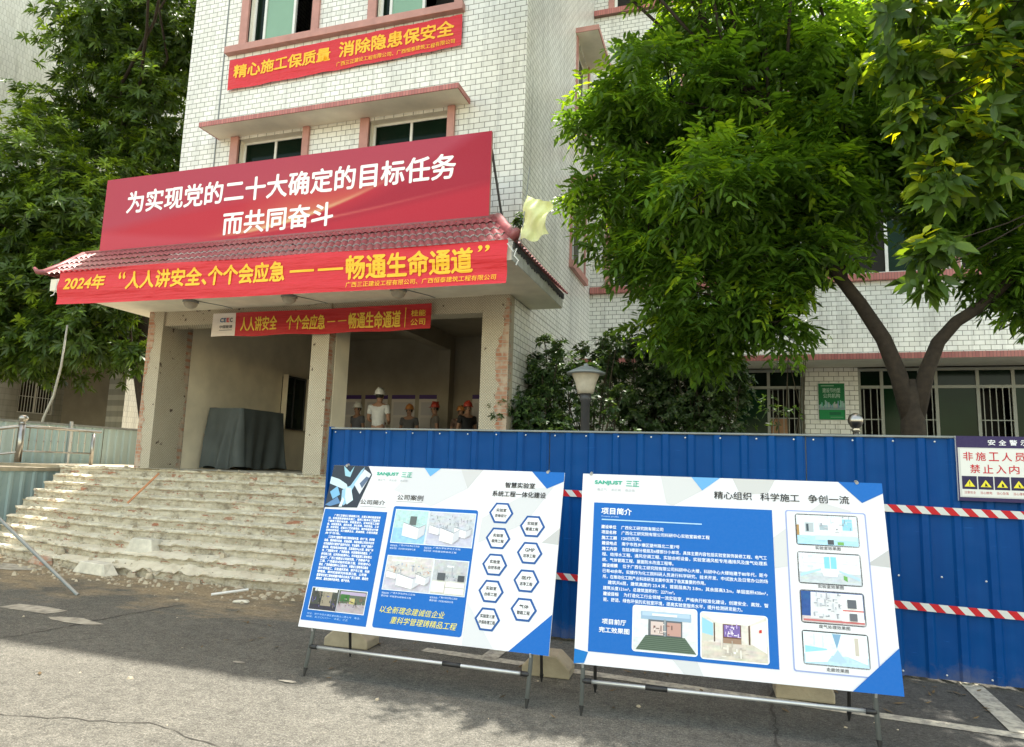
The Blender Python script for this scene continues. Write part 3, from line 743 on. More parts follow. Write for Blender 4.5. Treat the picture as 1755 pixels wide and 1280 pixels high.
mb = MB(); mb.box(-3.19, 14, 14.37, 15.495, 3.885, 3.975); mb.build('eaves_slab', M['soffit'], B)
mb = MB(); mb.box(-3.19, 14, 14.35, 14.368, 3.875, 3.99); mb.build('eaves_band', M['pink_f'], B)
mb = MB()
for a, b in ((-3.2, 0), (1.42, 2.45), (5.9, 6.9), (10, 14)): mb.quad((a, 15.5, 0), (b, 15.5, 0), (b, 15.5, 3.88), (a, 15.5, 3.88))
for a, b in ((0, 1.42), (2.45, 5.9), (6.9, 10)): mb.quad((a, 15.5, 0), (b, 15.5, 0), (b, 15.5, 2.0), (a, 15.5, 2.0))
for x in (1.42, 2.45): mb.quad((x, 15.5, 0), (x, 15.7, 0), (x, 15.7, 3.88), (x, 15.5, 3.88))
mb.build('wall', M['tile_f'], B)
mb = MB(); mb.quad((-3.2, 26, 0), (14, 26, 0), (14, 26, 23.4), (-3.2, 26, 23.4)); mb.quad((14, 15.5, 0), (14, 26, 0), (14, 26, 23.4), (14, 15.5, 23.4)); mb.quad((-3.2, 15.5, 23.4), (14, 15.5, 23.4), (14, 26, 23.4), (-3.2, 26, 23.4)); mb.build('roof', M['concrete'], B)
window(B, front(15.5), 0, 1.42, 2.0, 3.87, [.72], ['glass_green', None], rec=.08, fw=.06, trans=3.48, tpanes=['glass_dark', 'glass_dark'], bars=((.75, 1.38, 6),), barz=2.82, fm='frame_shade')
window(B, front(15.5), 2.45, 5.9, 2.0, 3.87, [2.9, 3.59, 3.88, 4.6, 5.2], [None, 'glass_green', None, 'glass_green', None, 'glass_green'], rec=.08, fw=.06, trans=3.48, tpanes=['glass_dark'] * 6, bars=((2.5, 2.87, 3), (3.62, 3.85, 2), (4.63, 5.17, 5)), barz=2.81, fm='frame_shade')
window(B, front(15.5), 6.9, 10, 2.0, 3.87, [8, 9], ['glass_green', None, 'glass_green'], rec=.08, fw=.06, trans=3.48, tpanes=['glass_dark'] * 3)
bx = MB(); bx.box(.76, 1.09, 15.66, 15.95, 2.0, 2.84); bo = bx.build('cardboard_box', M['card'], bevel=.01); tag(bo, 'brown cardboard box standing in the barred window left of the green poster', 'box')
pp = Print(); pp.rect(0, 0, .5, .76, (20, 112, 62)); pp.lay = 1
pp.rect(.02, .02, .48, .2, (24, 138, 76)); pp.rect(.05, .7, .3, .725, (130, 170, 140)); pp.text('建设节约型', .08, .565, .42, .665, (170, 196, 178), .02); pp.text('公共机构', .09, .455, .41, .55, (170, 196, 178), .02)
rr = random.Random(3)
for k in range(22):
    x = .01 + k * .022; pp.rect(x, .24, x + .02, .28 + rr.random() * .13, (150 + rr.randint(-30, 30), 175 + rr.randint(-20, 20), 176))
pp.rect(.0, .21, .5, .25, (140, 170, 168)); pp.lay = 2; pp.rect(.2, .1, .42, .16, (14, 104, 66)); pp.rect(.22, .05, .46, .06, (130, 170, 140))
po = thing('green_poster', 'green notice poster with white lettering and a skyline on the tiled pier', 'poster', (1.69, 15.49, 2.79))
mb = MB(); mb.box(1.68, 2.2, 15.485, 15.499, 2.78, 3.56); mb.build('backing', M['white_paint'], po)
pp.build('printed_sheet', lambda x, y, l: (x, -.006 - l, y), po)

# ---------------------------------------------------------------- building on the far left
Cb = thing('tiled_block', 'tall pale tiled block beyond the trees on the left', 'building', (-22, 24, 0))
wall(Cb, side(-22), 2, 46, 5.35, 30, [(24, 25.5, 6.6, 8.2)], M['tile_old'])
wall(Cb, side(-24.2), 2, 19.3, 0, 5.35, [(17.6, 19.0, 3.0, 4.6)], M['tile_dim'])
mb = MB(); mb.quad((-24.2, 2, 5.35), (-22, 2, 5.35), (-22, 19.3, 5.35), (-24.2, 19.3, 5.35)); mb.quad((-24.2, 19.3, 0), (-22, 19.3, 0), (-22, 19.3, 5.35), (-24.2, 19.3, 5.35)); mb.build('added_recess_ceiling', M['innerdark'], Cb)  # recess added to the block so that its lower wall falls dark
plain('added_recess_floor', -24.2, -22, 2, 19.3, .02, M['innerdark'], Cb)
window(Cb, side(-24.2), 17.6, 19.0, 3.0, 4.6, [18.3], ['void', 'void'], rec=.12, bars=((17.65, 18.95, 12),), barz=3.6)
window(Cb, side(-22), 24, 25.5, 6.6, 8.2, [24.7], ['void', 'void'], rec=.12)
mb = MB(); mb.box(-22, -21.2, 19.3, 30, 0, 9); mb.build('stair_bay', M['tile_old'], Cb)
mb = MB(); mb.quad((-22, 46, 0), (-40, 46, 0), (-40, 46, 30), (-22, 46, 30)); mb.quad((-22, 2, 0), (-40, 2, 0), (-40, 2, 30), (-22, 2, 30)); mb.quad((-22, 2, 30), (-40, 2, 30), (-40, 46, 30), (-22, 46, 30)); mb.build('wall', M['tile_f'], Cb)

# ---------------------------------------------------------------- broken steps
def steps():
    mb = MB(); n = 10; rise = ZP / n; run = .21; NX = 330; x0, x1 = -11.5, -3.9
    prof = []
    for k in range(n):                      # k counts from the bottom
        yb = 7.41 + k * run; zb = k * rise
        for t, d in ((0, .022), (.35, .026), (.68, .022), (.78, .0), (1, 0)): prof.append((yb + d, zb + t * rise, k, 0 if t < .8 else 1))
        for t in ((.35, .7) if k < n - 1 else (.3, 1, 1.6)): prof.append((yb + t * run, zb + rise, k, 2))
    def fn(u, v):
        j = int(round(v * (len(prof) - 1))); y, z, k, kind = prof[j]
        xs = x0 + .12 * noise.noise((k * 3.1, 0, 0)) - .03 * (n - k) ; x = xs + (x1 - xs) * u
        back = max(0, -x - 8.6) * .26 * (1 - k / (n - 1)) + .05 * noise.noise((x * .9, k * 2.3, 7))
        ch = noise.noise((x * 2.2, k * 7.3, 1)); c2 = noise.noise((x * 7, k * 3.7, 5)); c3 = noise.noise((x * 19, k * 5.1 + z * 30, 9))
        edge = 1. if kind == 1 else (.55 if kind == 0 else .35)
        dy = back + edge * (.04 * ch + .034 * c2 + .022 * c3)
        dz = edge * (.016 * ch + .022 * c2 + .014 * c3) if z > .01 else 0
        if kind == 1: bite = max(0, noise.noise((x * 1.7, k * 11.3, 3)) - .12) + .5 * max(0, noise.noise((x * 5.5, k * 4.1, 6)) - .2); dz -= bite * .2; dy += bite * .2
        # collapsed heap over the lowest steps
        heap = math.exp(-((x + 7.4) / 1.5) ** 2) * max(0, 1 - k / 3.2)
        slope = (y - 7.41) / run * rise + rise * .5
        z2 = z + dz; z2 += (slope - z2) * heap * .55 * (1 if z > .01 else 0)
        z2 += heap * .06 * (noise.noise((x * 5, y * 5, 2)) + .5 * noise.noise((x * 13, y * 13, 2))) * (1 if z > .01 else 0)
        return (x, y + dy, max(z2, -.02))
    mb.grid(fn, NX, len(prof) - 1)
    o = mb.build('entrance_steps', M['steps'], smooth=False)
    tag(o, 'broken entrance steps of hacked plaster and brick leading up to the porch', 'steps')
steps()

# loose pieces on and before the steps
def chunk(name, label, loc, dims, rz, seed, mat='chunk', cat='rubble'):
    rr = random.Random(seed); x, y, z = dims; mb = MB()
    top = [(-.42, -.35), (.36, -.4), (.4, .3), (-.3, .4)]
    V = [(a * x * 1.2, b * y * 1.2, 0) for a, b in top] + [(a * x * rr.uniform(.75, 1), b * y * rr.uniform(.75, 1), z * rr.uniform(.85, 1.05)) for a, b in top]
    mb.add(V, [(0, 3, 2, 1), (4, 5, 6, 7), (0, 1, 5, 4), (1, 2, 6, 5), (2, 3, 7, 6), (3, 0, 4, 7)])
    o = mb.build(name, M[mat], bevel=.012); o.location = loc; o.rotation_euler = (0, 0, rz)
    return tag(o, label, cat)
chunk('concrete_chunk', 'sloping grey concrete chunk lying on the second step', (-7.9, 7.82, .26), (.5, .3, .2), .1, 1)
chunk('concrete_chunk', 'white flat scrap of plaster on the dirt beside the white batten', (-5.3, 6.66, .002), (.2, .09, .03), .3, 2)
chunk('concrete_chunk', 'row of broken cement lumps at the foot of the steps on the left', (-8.25, 7.36, .0), (.75, .22, .17), -.12, 3)
chunk('brick_lump', 'reddish broken brick lump at the left foot of the steps', (-9.6, 7.62, .0), (.5, .2, .12), -.3, 4, 'scar')
mb = MB(); mb.tube([(-5.84, 6.8, .02), (-5.58, 7.12, .05)], .016, 6); tag(mb.build('white_batten', M['white_paint']), 'thin white batten lying on the dirt before the steps', 'batten')
mb = MB(); mb.box(-.014, .014, -.01, .01, 0, .62); o = mb.build('wooden_stick', M['wood']); o.location = (-9.05, 8.5, .86); o.rotation_euler = (-.35, .62, .2); tag(o, 'orange wooden stick leaning against the broken steps', 'stick')
rng = np.random.default_rng(5); mb = MB()
for k in range(460):
    if k < 420: x = rng.uniform(-11, -4.4); y = 7.45 - abs(rng.normal()) * .33 + max(0, -x - 8.6) * .26
    else: x = rng.uniform(-9, 1.5); y = rng.uniform(3.5, 7)
    s = rng.gamma(1.5, .0075) * (1.3 if k < 420 else .6) + .004; q = rng.uniform(0, 6.28); j = lambda: rng.uniform(.6, 1.3)
    c, d = math.cos(q) * s, math.sin(q) * s; h = s * rng.uniform(.4, .9)
    b0 = [(x + c * j(), y + d * j(), .001), (x - d * j(), y + c * j(), .001), (x - c * j(), y - d * j(), .001), (x + d * j(), y - c * j(), .001)]
    mb.add(b0 + [(x + (p[0] - x) * .6 + c * .1, y + (p[1] - y) * .6, h * j()) for p in b0], [(0, 1, 5, 4), (1, 2, 6, 5), (2, 3, 7, 6), (3, 0, 4, 7), (4, 5, 6, 7)])
for k in range(420):
    st = rng.integers(0, 10); x = rng.uniform(-11.2, -4.2); y = 7.41 + .21 * st + rng.uniform(.07, .2) + max(0, -x - 8.6) * .26 * (1 - st / 9); z = 1.39 / 10 * (st + 1) - .012
    s_ = rng.gamma(1.3, .009) + .005; b0 = [(x + s_ * rng.uniform(.5, 1.4) * math.cos(q), y + s_ * rng.uniform(.5, 1.4) * math.sin(q), z) for q in (0.3, 1.9, 3.4, 5.)]
    mb.add(b0 + [(x + (p[0] - x) * .6, y + (p[1] - y) * .6, z + s_ * rng.uniform(.7, 1.4)) for p in b0], [(0, 1, 5, 4), (1, 2, 6, 5), (2, 3, 7, 6), (3, 0, 4, 7), (4, 5, 6, 7)])
tag(mb.build('rubble_crumbs', simple('sandy_rubble', (.42, .36, .26), .95, .3, 5)), 'small crumbs of plaster strewn over the steps and the ground before them', 'rubble', kind='stuff')
mb = MB(); mb.tube([(-7.16, 6.18, 0), (-8.55, 6.18, .785), (-10.7, 6.18, 2.0)], .02, 8); tag(mb.build('leaning_pole', M['grey_metal']), 'grey metal pole slanting up from the ground at the left edge', 'pole')

# ---------------------------------------------------------------- slogan boards and banners
RED = (205, 22, 38); YEL = (250, 190, 30)
def lerp3(a, b, t): t = max(0, min(1, t)); return tuple(a[i] + (b[i] - a[i]) * t for i in range(3))
bd = thing('slogan_board', 'large red slogan board with white characters standing on the porch roof', 'board', (-6.8, 8.6, 5))
BW, BH = 7.13, 1.36
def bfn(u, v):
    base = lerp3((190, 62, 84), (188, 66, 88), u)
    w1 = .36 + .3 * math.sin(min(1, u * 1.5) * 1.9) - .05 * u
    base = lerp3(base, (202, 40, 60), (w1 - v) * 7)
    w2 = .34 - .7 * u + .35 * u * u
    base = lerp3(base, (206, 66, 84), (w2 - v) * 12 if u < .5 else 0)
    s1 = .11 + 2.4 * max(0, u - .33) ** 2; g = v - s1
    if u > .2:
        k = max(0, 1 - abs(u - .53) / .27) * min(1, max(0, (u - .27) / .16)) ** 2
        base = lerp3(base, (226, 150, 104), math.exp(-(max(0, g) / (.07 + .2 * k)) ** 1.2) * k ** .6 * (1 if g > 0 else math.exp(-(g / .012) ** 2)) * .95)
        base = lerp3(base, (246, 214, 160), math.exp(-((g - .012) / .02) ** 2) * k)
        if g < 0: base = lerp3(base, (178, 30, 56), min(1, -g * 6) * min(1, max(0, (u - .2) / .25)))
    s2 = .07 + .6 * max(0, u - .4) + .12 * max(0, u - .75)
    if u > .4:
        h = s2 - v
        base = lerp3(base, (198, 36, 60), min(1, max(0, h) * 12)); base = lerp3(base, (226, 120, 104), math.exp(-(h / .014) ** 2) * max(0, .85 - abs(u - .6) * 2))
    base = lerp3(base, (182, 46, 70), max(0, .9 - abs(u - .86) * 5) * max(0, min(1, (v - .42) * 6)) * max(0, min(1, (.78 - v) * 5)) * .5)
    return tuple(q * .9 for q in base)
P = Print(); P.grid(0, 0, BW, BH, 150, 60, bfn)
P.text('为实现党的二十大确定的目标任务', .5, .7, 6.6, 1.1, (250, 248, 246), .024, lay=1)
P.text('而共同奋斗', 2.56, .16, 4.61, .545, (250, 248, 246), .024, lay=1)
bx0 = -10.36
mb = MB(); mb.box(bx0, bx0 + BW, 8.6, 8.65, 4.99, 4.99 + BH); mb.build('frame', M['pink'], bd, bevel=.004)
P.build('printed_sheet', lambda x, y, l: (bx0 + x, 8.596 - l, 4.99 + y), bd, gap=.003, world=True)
for x in (bx0 + .3, -6.8, bx0 + BW - .02):
    mb = MB(); mb.tube([(x, 8.67, 6.1), (x + (.12 if x > -4 else 0), 9.35, 4.42)], .018, 6); mb.build('back_strut', M['dark'], bd)

def banner(name, label, w, h, fn, content, mat=None, bg=RED, parts=None):
    t = thing(name, label, 'banner', fn(w / 2, 0, 0), 'red banners')
    P = Print(); P.grid(0, 0, w, h, max(8, int(w * 12)), 14, lambda u, v: bg if .015 < v < .985 else lerp3(bg, (235, 80, 90), .3))
    P.lay = 2; content(P)
    P.build('printed_cloth', fn, t, mat or M['banner'], gap=.004, world=True)
    return t
def f1(x, y, l):
    k = x / 4.86; b = .012 * math.sin(x * 5 + y * 3) + .008 * math.sin(x * 11)
    return (-9.22 + x, 9.955 - l - abs(b), 8.63 + .1 * k + y * (1 - .06 * k) - .012 * math.sin(math.pi * k) * (1 - y / .62) + .005 * math.sin(x * 7) * (1 - y / .62))
def c1(P):
    P.text('精心施工保质量', .13, .21, 2.27, .49, YEL, .03); P.text('消除隐患保安全', 2.45, .225, 4.72, .54, YEL, .03)
    P.text('广西三正建设工程有限公司、广西恒泰建筑工程有限公司', 2.41, .065, 4.74, .155, YEL, .01)
banner('slogan_banner', 'narrow red banner tied beneath the third storey window sill', 4.86, .62, f1, c1)
def f2(x, y, l):
    k = x / 7.6; sag = .035 * math.sin(math.pi * k)
    b = .02 * math.sin(y * 17 + x * .7) * (.4 + .6 * math.cos(x * .4) ** 2) + .012 * math.sin(x * 2.3)
    return (-10.29 + x, 7.88 - l + b * .8, 3.955 - .07 * k + sag * (.3 if y > .3 else .2) + y * (1 + .04 * k) - sag * .5)
def c2(P):
    P.text('2024年', .14, .215, .98, .46, YEL, .03); P.text('“', 1.24, .36, 1.38, .47, YEL, .03)
    P.text('人人讲安全、', 1.42, .185, 2.95, .47, YEL, .03); P.text('个个会应急', 2.95, .18, 4.3, .475, YEL, .03)
    P.rect(4.38, .3, 4.78, .33, YEL); P.rect(4.84, .3, 5.24, .33, YEL); P.text('畅通生命通道', 5.28, .155, 7.14, .49, YEL, .03)
    P.text('”', 7.2, .41, 7.36, .5, YEL, .03); P.text('广西三正建设工程有限公司、广西恒泰建筑工程有限公司', 5.3, .05, 7.46, .125, YEL, .008)
t2 = banner('slogan_banner', 'long bright red banner with yellow characters strung along the porch eaves', 7.6, .555, f2, c2)
mb = MB(); mb.tube([(-2.69, 7.86, 4.4), (-2.62, 7.9, 4.3), (-2.57, 7.88, 4.33), (-2.6, 7.88, 4.24), (-2.55, 7.9, 4.18), (-2.58, 7.9, 4.12)], .008, 6); mb.build('tie_cord', M['rope'], t2)
mb = MB(); mb.tube([(-10.29, 7.86, 4.35), (-10.33, 7.88, 4.2), (-10.36, 7.88, 4.12), (-10.42, 7.88, 4.1)], .008, 6); mb.build('tie_cord', M['rope'], t2)
def f3(x, y, l):
    k = x / 4.18
    return (-8.65 + x, 9.5 - l + .012 * math.sin(x * 3 + y * 4), 3.695 + y + .01 * math.sin(x * 5) * (1 - y / .41) - .012 * math.sin(math.pi * k))
def c3(P):
    P.grid(0, 0, .49, .412, 8, 14, lambda u, v: (222, 214, 208), 1)
    P.text('CE', .16, .245, .29, .325, (40, 90, 130), .05); P.text('E', .3, .245, .36, .325, (205, 40, 48), .05); P.text('C', .37, .245, .43, .325, (60, 66, 80), .05)
    P.text('中国能建', .16, .135, .43, .195, (70, 72, 78), .02); P.rect(.16, .1, .43, .112, (120, 120, 125))
    y2 = (226, 190, 60)
    P.text('人人讲安全', .6, .085, 1.36, .33, y2, .02); P.text('个个会应急', 1.54, .075, 2.28, .325, y2, .02); P.rect(2.32, .19, 2.47, .205, y2); P.rect(2.52, .19, 2.68, .205, y2)
    P.text('畅通生命通道', 2.72, .05, 3.67, .325, y2, .02); P.rect(3.74, .04, 3.752, .36, y2); P.text('桂能', 3.84, .21, 4.09, .315, y2, .015); P.text('公司', 3.84, .06, 4.09, .17, y2, .015)
banner('slogan_banner', 'small deep red banner with a white logo end hung between the porch piers', 4.18, .412, f3, c3, bg=(176, 12, 22))

# ---------------------------------------------------------------- display boards on folding stands
def stand(label, loc, rz, th, u0, u1, v0, v1, L, gap):
    t = thing('display_board', label, 'display board', loc, 'display boards before the hoarding', rz)
    st, ct = math.sin(RAD(th)), math.cos(RAD(th))
    def fn(x, y, l):
        v = v0 + y; w = -(.012 + l); return (u0 + x, v * st + w * ct, v * ct - w * st)
    W_, H_ = u1 - u0, v1 - v0
    mb = MB(); mb.xf = lambda a, b, z: (u0 + a, (v0 + z) * st + b * ct, (v0 + z) * ct - b * st)
    mb.box(0, W_, -.011, .0, 0, H_); mb.build('panel', M['white_paint'], t, world=False)
    up = lambda u, v, w=.018: (u, v * st + w * ct, v * ct - w * st)
    for u in (0.0, L):
        mb = MB(); mb.tube([up(u, .06), up(u, v1 - .01)], .0145, 10); leg = mb.build('leg', M['grey_metal'], t, world=False, smooth=True)
        mb = MB(); mb.tube([up(u, 0.002), up(u, .065)], [.006, .017], 10); mb.build('rubber_foot', M['black'], leg, world=False)
        mb = MB(); mb.tube([up(u, v0 - .02, -.0), up(u, v0 + .004, -.014)], .008, 6); mb.build('clip', M['silver'], leg, world=False); mb = MB(); mb.tube([up(u, v1 - .004, -.02), up(u, v1 + .012, .012)], .011, 8); mb.build('clip', M['silver'], leg, world=False)
        bx = u + (.03 if u == 0 else -.06)
        mb = MB(); mb.tube([(bx, gap, .05), up(bx, 1.5, .03)], .012, 8); bl = mb.build('back_leg', M['dark'], t, world=False, smooth=True)
        mb = MB(); mb.tube([(bx, gap + .006, .0), (bx, gap, .055)], [.006, .016], 8); mb.build('rubber_foot', M['black'], bl, world=False)
        mb = MB(); mb.tube([up(u, .36, .02), (bx, gap - .05, .33)], .007, 6); mb.build('side_brace', M['dark'], t, world=False)
    h = .215
    mb = MB(); mb.tube([up(.04, h), up(L - .04, h)], .0125, 10); cb = mb.build('crossbar', M['silver'], t, world=False, smooth=True)
    mb = MB(); m_ = L * (.67 if L < 1.76 else .27); mb.tube([up(m_ - .07, h), up(m_ + .07, h)], .0165, 10); mb.build('joint_sleeve', M['black'], cb, world=False, smooth=True)
    mb = MB(); mb.tube([up(.0, h), up(.06, h)], .018, 8); mb.build('joint_sleeve', M['black'], cb, world=False, smooth=True); mb = MB(); mb.tube([up(L - .06, h), up(L, h)], .018, 8); mb.build('joint_sleeve', M['black'], cb, world=False, smooth=True)
    return t, fn

BLU = (0, 99, 184); INK = (26, 26, 30); WHT = (236, 238, 242)
def picture(root, fn, x0, y0, x1, y1, shapes, border=None, r=0, lay=3):
    P = Print()
    if border: (P.rrect(x0 - .008, y0 - .008, x1 + .008, y1 + .008, r + .008, border, lay) if r else P.rect(x0 - .006, y0 - .006, x1 + .006, y1 + .006, border, lay))
    L = lay + 1; w, h = x1 - x0, y1 - y0
    bgc, hz, fl = shapes[0]; sd = x0 * 31 + y0 * 17
    def tex(c, k):
        def fn(u, v):
            n = noise.noise((u * 9 + sd, v * k * 9, 1)) * .5 + noise.noise((u * 26, v * k * 22 + sd, 4)) * .5 + .7 * noise.noise((u * 46 + sd, v * 5, 8)) * (.5 if k > .4 else .1)
            return tuple(max(0, min(255, q * (1 + .12 * n) + 8 * noise.noise((u * 6, v * 6, q)))) for q in c)
        return fn
    P.grid(x0, y0 + h * hz, x1, y1, 44, 20, tex(bgc, .8), L)
    P.grid(x0, y0, x1, y0 + h * hz, 44, 14, tex(fl, .3), L)
    for i, (c, pts) in enumerate(shapes[1:]):
        P.poly([(x0 + a * w, y0 + b * h) for a, b in pts], c, L + .4 + i * .12)
    return P.build('picture', fn, root)
def RC(c, a, b, d, e): return (c, [(a, b), (d, b), (d, e), (a, e)])
def clutter(n, x0, y0, x1, y1, cols, seed, s=.05):
    rr = random.Random(seed); out = []
    for _ in range(n):
        a, b = rr.uniform(x0, x1), rr.uniform(y0, y1); w, h = rr.uniform(.2, .8) * s * (.5 if _ % 2 else 1.5), rr.uniform(.3, 1.2) * s * (2.2 if _ % 2 else .5)
        out.append(RC(rr.choice(cols), a, b, min(a + w, .99), min(b + h, .99)))
    return out
GR = [(166, 170, 180), (192, 196, 204), (146, 150, 160), (212, 214, 220), (128, 132, 142)]
def bench(x, y, w, h, d=.18): return [((238, 239, 242), [(x, y + h * .2), (x + w * .7, y), (x + w * .7, y + h * .7), (x, y + h)]), ((200, 202, 210), [(x + w * .7, y), (x + w, y + h * .35), (x + w, y + h * .95), (x + w * .7, y + h * .7)]), ((150, 154, 164), [(x, y + h), (x + w * .7, y + h * .7), (x + w, y + h * .95), (x + w, y + h * .99), (x + w * .7, y + h * .75), (x, y + h * 1.05)])]

# left board -----------------------------------------------------------------
LB, lf = stand('white and blue display board with nine hexagon badges on a folding stand, nearer the steps', (-3.096, 4.646, 0), 0.0, 16, -.125, 1.875, .345, 1.635, 1.744, .62)
P = Print(); P.grid(0, 0, 2, 1.29, 12, 8, lambda u, v: (225, 226, 231))
for c, pts in (((208, 209, 214), [(.75, 1.29), (1.16, 1.29), (1.23, 1.134), (.95, .98), (.6, 1.1)]), ((198, 198, 200), [(1.158, 1.29), (1.346, 1.29), (1.234, 1.134)]), ((206, 207, 211), [(1.388, .914), (1.783, 1.159), (1.93, 1.182), (1.729, .887), (1.38, .725)]), ((190, 190, 191), [(1.873, .758), (2, .87), (2, .75)]), ((208, 209, 214), [(1.36, .3), (1.6, 0), (1.36, 0)])): P.poly(pts, c, 1)
P.poly([(.84, 1.29), (.984, 1.29), (.902, 1.221)], (104, 168, 222), 2); P.poly([(1.744, 1.29), (2, 1.29), (2, 1.22), (1.874, 1.16)], (6, 100, 184), 2); P.poly([(2, .27), (2, 0), (1.71, 0)], (0, 98, 184), 2)
P.rect(.008, .051, .58, .917, BLU, 2); P.rrect(.63, .054, 1.35, .97, .02, BLU, 2)
P.build('printed_sheet', lf, LB)
P = Print(); P.lay = 4; TEAL = (38, 168, 140)
def logo(P, x, y):
    P.text('SANJUST', x, y, x + .2, y + .036, TEAL, .05); P.text('三正', x + .225, y - .002, x + .32, y + .04, TEAL, .02)
    for k, s in enumerate(('善正气', '求正诚', '追正信')): P.text(s, x + .02 + k * .1, y - .04, x + .09 + k * .1, y - .021, (170, 176, 178), 0)
logo(P, .421, 1.208)
P.text('公司简介', .322, .97, .546, 1.01, INK, .01); P.rect(.322, .952, .56, .955, (130, 130, 140)); P.text('公司案例', .645, 1.02, .873, 1.064, INK, .01); P.rect(.64, 1.006, .87, 1.009, (130, 130, 140))
P.text('智慧实验室', 1.541, 1.155, 1.78, 1.199, INK, .02); P.text('系统工程一体化建设', 1.446, 1.085, 1.872, 1.13, INK, .02)
T1 = ['　　广西三正建设工程有限公司，主要从事实验室规划', '设、实验室装修装饰及施工、建筑工程净化工程服务', '于建筑工程机电安装，实验室设计、咨询和施工及配', '套，实验室家具、通风系统、净化系统、科技用品、工业', '废、供货项目、设备及工艺实施项目、维护和服务合作建', '设单位和地域、实力雄厚企业、真诚待客、价格优质服', '务于市场。']
for i, s in enumerate(T1): P.line(s, .06 + (.05 if i == 0 else 0), .861 - i * .0243, .0185, (244, 248, 252), .03, (.2 if i == 6 else .53))
T2 = ['三正技术力量雄厚与施工组织经验丰富，设计厂商，供货商', '设备、提供相关设备、实验成果、科研有限公司技术合作', '对实验室设计提供产品和专业化、专业服务，针对广西南宁', '建设院、项目验收达标的实施，实现项目中心大楼，建设广州', '市、广西医院大学、广西质监局、科技管理系统建设、广', '研究院工程、化学药材检测中心、市环境监测工程有限公', '建设厅、广西工程建设公司研究院、广西粮食产业', '工程、广西建设试验所实验工程、市检测中心', '建设、广西质量检测中心工程合作、对建设工程等单位建设', '设计项目施工，实验通风系统、南宁市工程、科技', '管理局、柳州实验研究所检测工程、公司等', '重要项目竣工验收质量环境安全体系广西工程师、建设完', '满完成、服务创新科技单位、客户好评。']
for i, s in enumerate(T2): P.line(s, .066 + (.03 if i == 0 else 0), .685 - i * .0272, .0205, (244, 248, 252), .03, (.37 if i == 12 else .515 + .01 * math.sin(i * 3)))
P.line('地址：南宁市西乡塘区望州路北二里七号　电话：', .056, .098, .014, (170, 205, 240), 0, .52); P.line('邮编：五三〇〇〇一　手机：三正', .056, .076, .014, (170, 205, 240), 0, .42)
for x, y, w in ((.66, .655, .25), (.95, .655, .3), (.66, .3, .28), (1.06, .3, .22)):
    P.line('项目名称：', x, y, .014, (225, 236, 250), 0, x + .065); P.line('广西大学化学化工实验', x + .075, y + .006, .013, (225, 236, 250), 0, x + w); P.line('建设内容：', x, y - .02, .014, (225, 236, 250), 0, x + .065); P.line('实验室台柜装修工程', x + .075, y - .02, .013, (225, 236, 250), 0, x + w - .03)
P.text('以全新理念建诚信企业', .67, .165, 1.2, .215, (240, 226, 80), .0, .25); P.text('重科学管理铸精品工程', .77, .095, 1.305, .145, (240, 226, 80), .0, .25)
P.build('lettering', lf, LB, gap=.001)
HX = [(1.536, .959, '实验室', '咨询设计'), (1.535, .769, '实验室', '装饰工程'), (1.534, .576, '实验室', '自控系统'), (1.531, .387, '实验室', '台柜工程'), (1.528, .194, '实验室三废', '环保处理工程'), (1.791, .872, '实验室', '暖通工程'), (1.791, .678, 'GMP', '洁净工程'), (1.788, .48, '医疗', '洁净工程'), (1.79, .283, '气体', '管路工程')]
for x, y, a, b in HX:
    P = Print(); P.poly([(x + .098 * math.cos(RAD(60 * k)), y + .09 * math.sin(RAD(60 * k))) for k in range(6)], (30, 84, 152), 2); P.poly([(x + .08 * math.cos(RAD(60 * k)), y + .073 * math.sin(RAD(60 * k))) for k in range(6)], (228, 229, 233), 3)
    wa = .055 if len(a) > 4 else .036 if len(a) < 5 and a != '实验室' else .04; wb = .062 if len(b) > 4 else .048
    P.text(a, x - wa, y + .008, x + wa, y + .034, INK, .02, lay=4); P.text(b, x - wb, y - .034, x + wb, y - .008, INK, .02, lay=4); P.build('hexagon_badge', lf, LB)
picture(LB, lf, .66, .687, .94, .94, [((178, 212, 212), .45, (150, 196, 226))] + clutter(22, .1, .5, .9, .7, [(150, 180, 180), (210, 226, 222), (190, 210, 205)], 1) + [RC((96, 104, 104), .48, .55, .68, .82)] + bench(.3, .12, .68, .48), (226, 236, 244))
picture(LB, lf, .953, .687, 1.332, .937, [((196, 200, 208), .4, (196, 196, 214))] + clutter(60, .03, .5, .95, .9, GR, 2, .045) + bench(.05, .3, .3, .28) + bench(.6, .25, .36, .3) + bench(.3, .05, .42, .46), (226, 236, 244))
picture(LB, lf, .66, .334, 1.045, .581, [((206, 202, 200), .42, (196, 192, 204))] + [RC((236, 234, 230), .1, .86, .6, .9)] + clutter(50, .05, .5, .95, .75, GR + [(200, 150, 120), (214, 176, 150), (150, 170, 200)], 3, .05) + bench(.04, .32, .3, .22) + bench(.28, .06, .5, .42) + bench(.7, .2, .28, .3), (226, 236, 244))
picture(LB, lf, 1.056, .334, 1.328, .579, [((186, 188, 192), .4, (206, 204, 200))] + [RC((232, 234, 238), .4, .8, .6, .85)] + clutter(30, .1, .4, .9, .65, GR, 4, .07) + [RC((84, 88, 94), .15, .4, .38, .62), RC((70, 74, 80), .76, .4, .95, .58), RC((236, 234, 228), .02, .05, .4, .36), RC((228, 226, 220), .42, .02, .98, .36), RC((150, 148, 146), .42, .2, .98, .215)], (226, 236, 244))
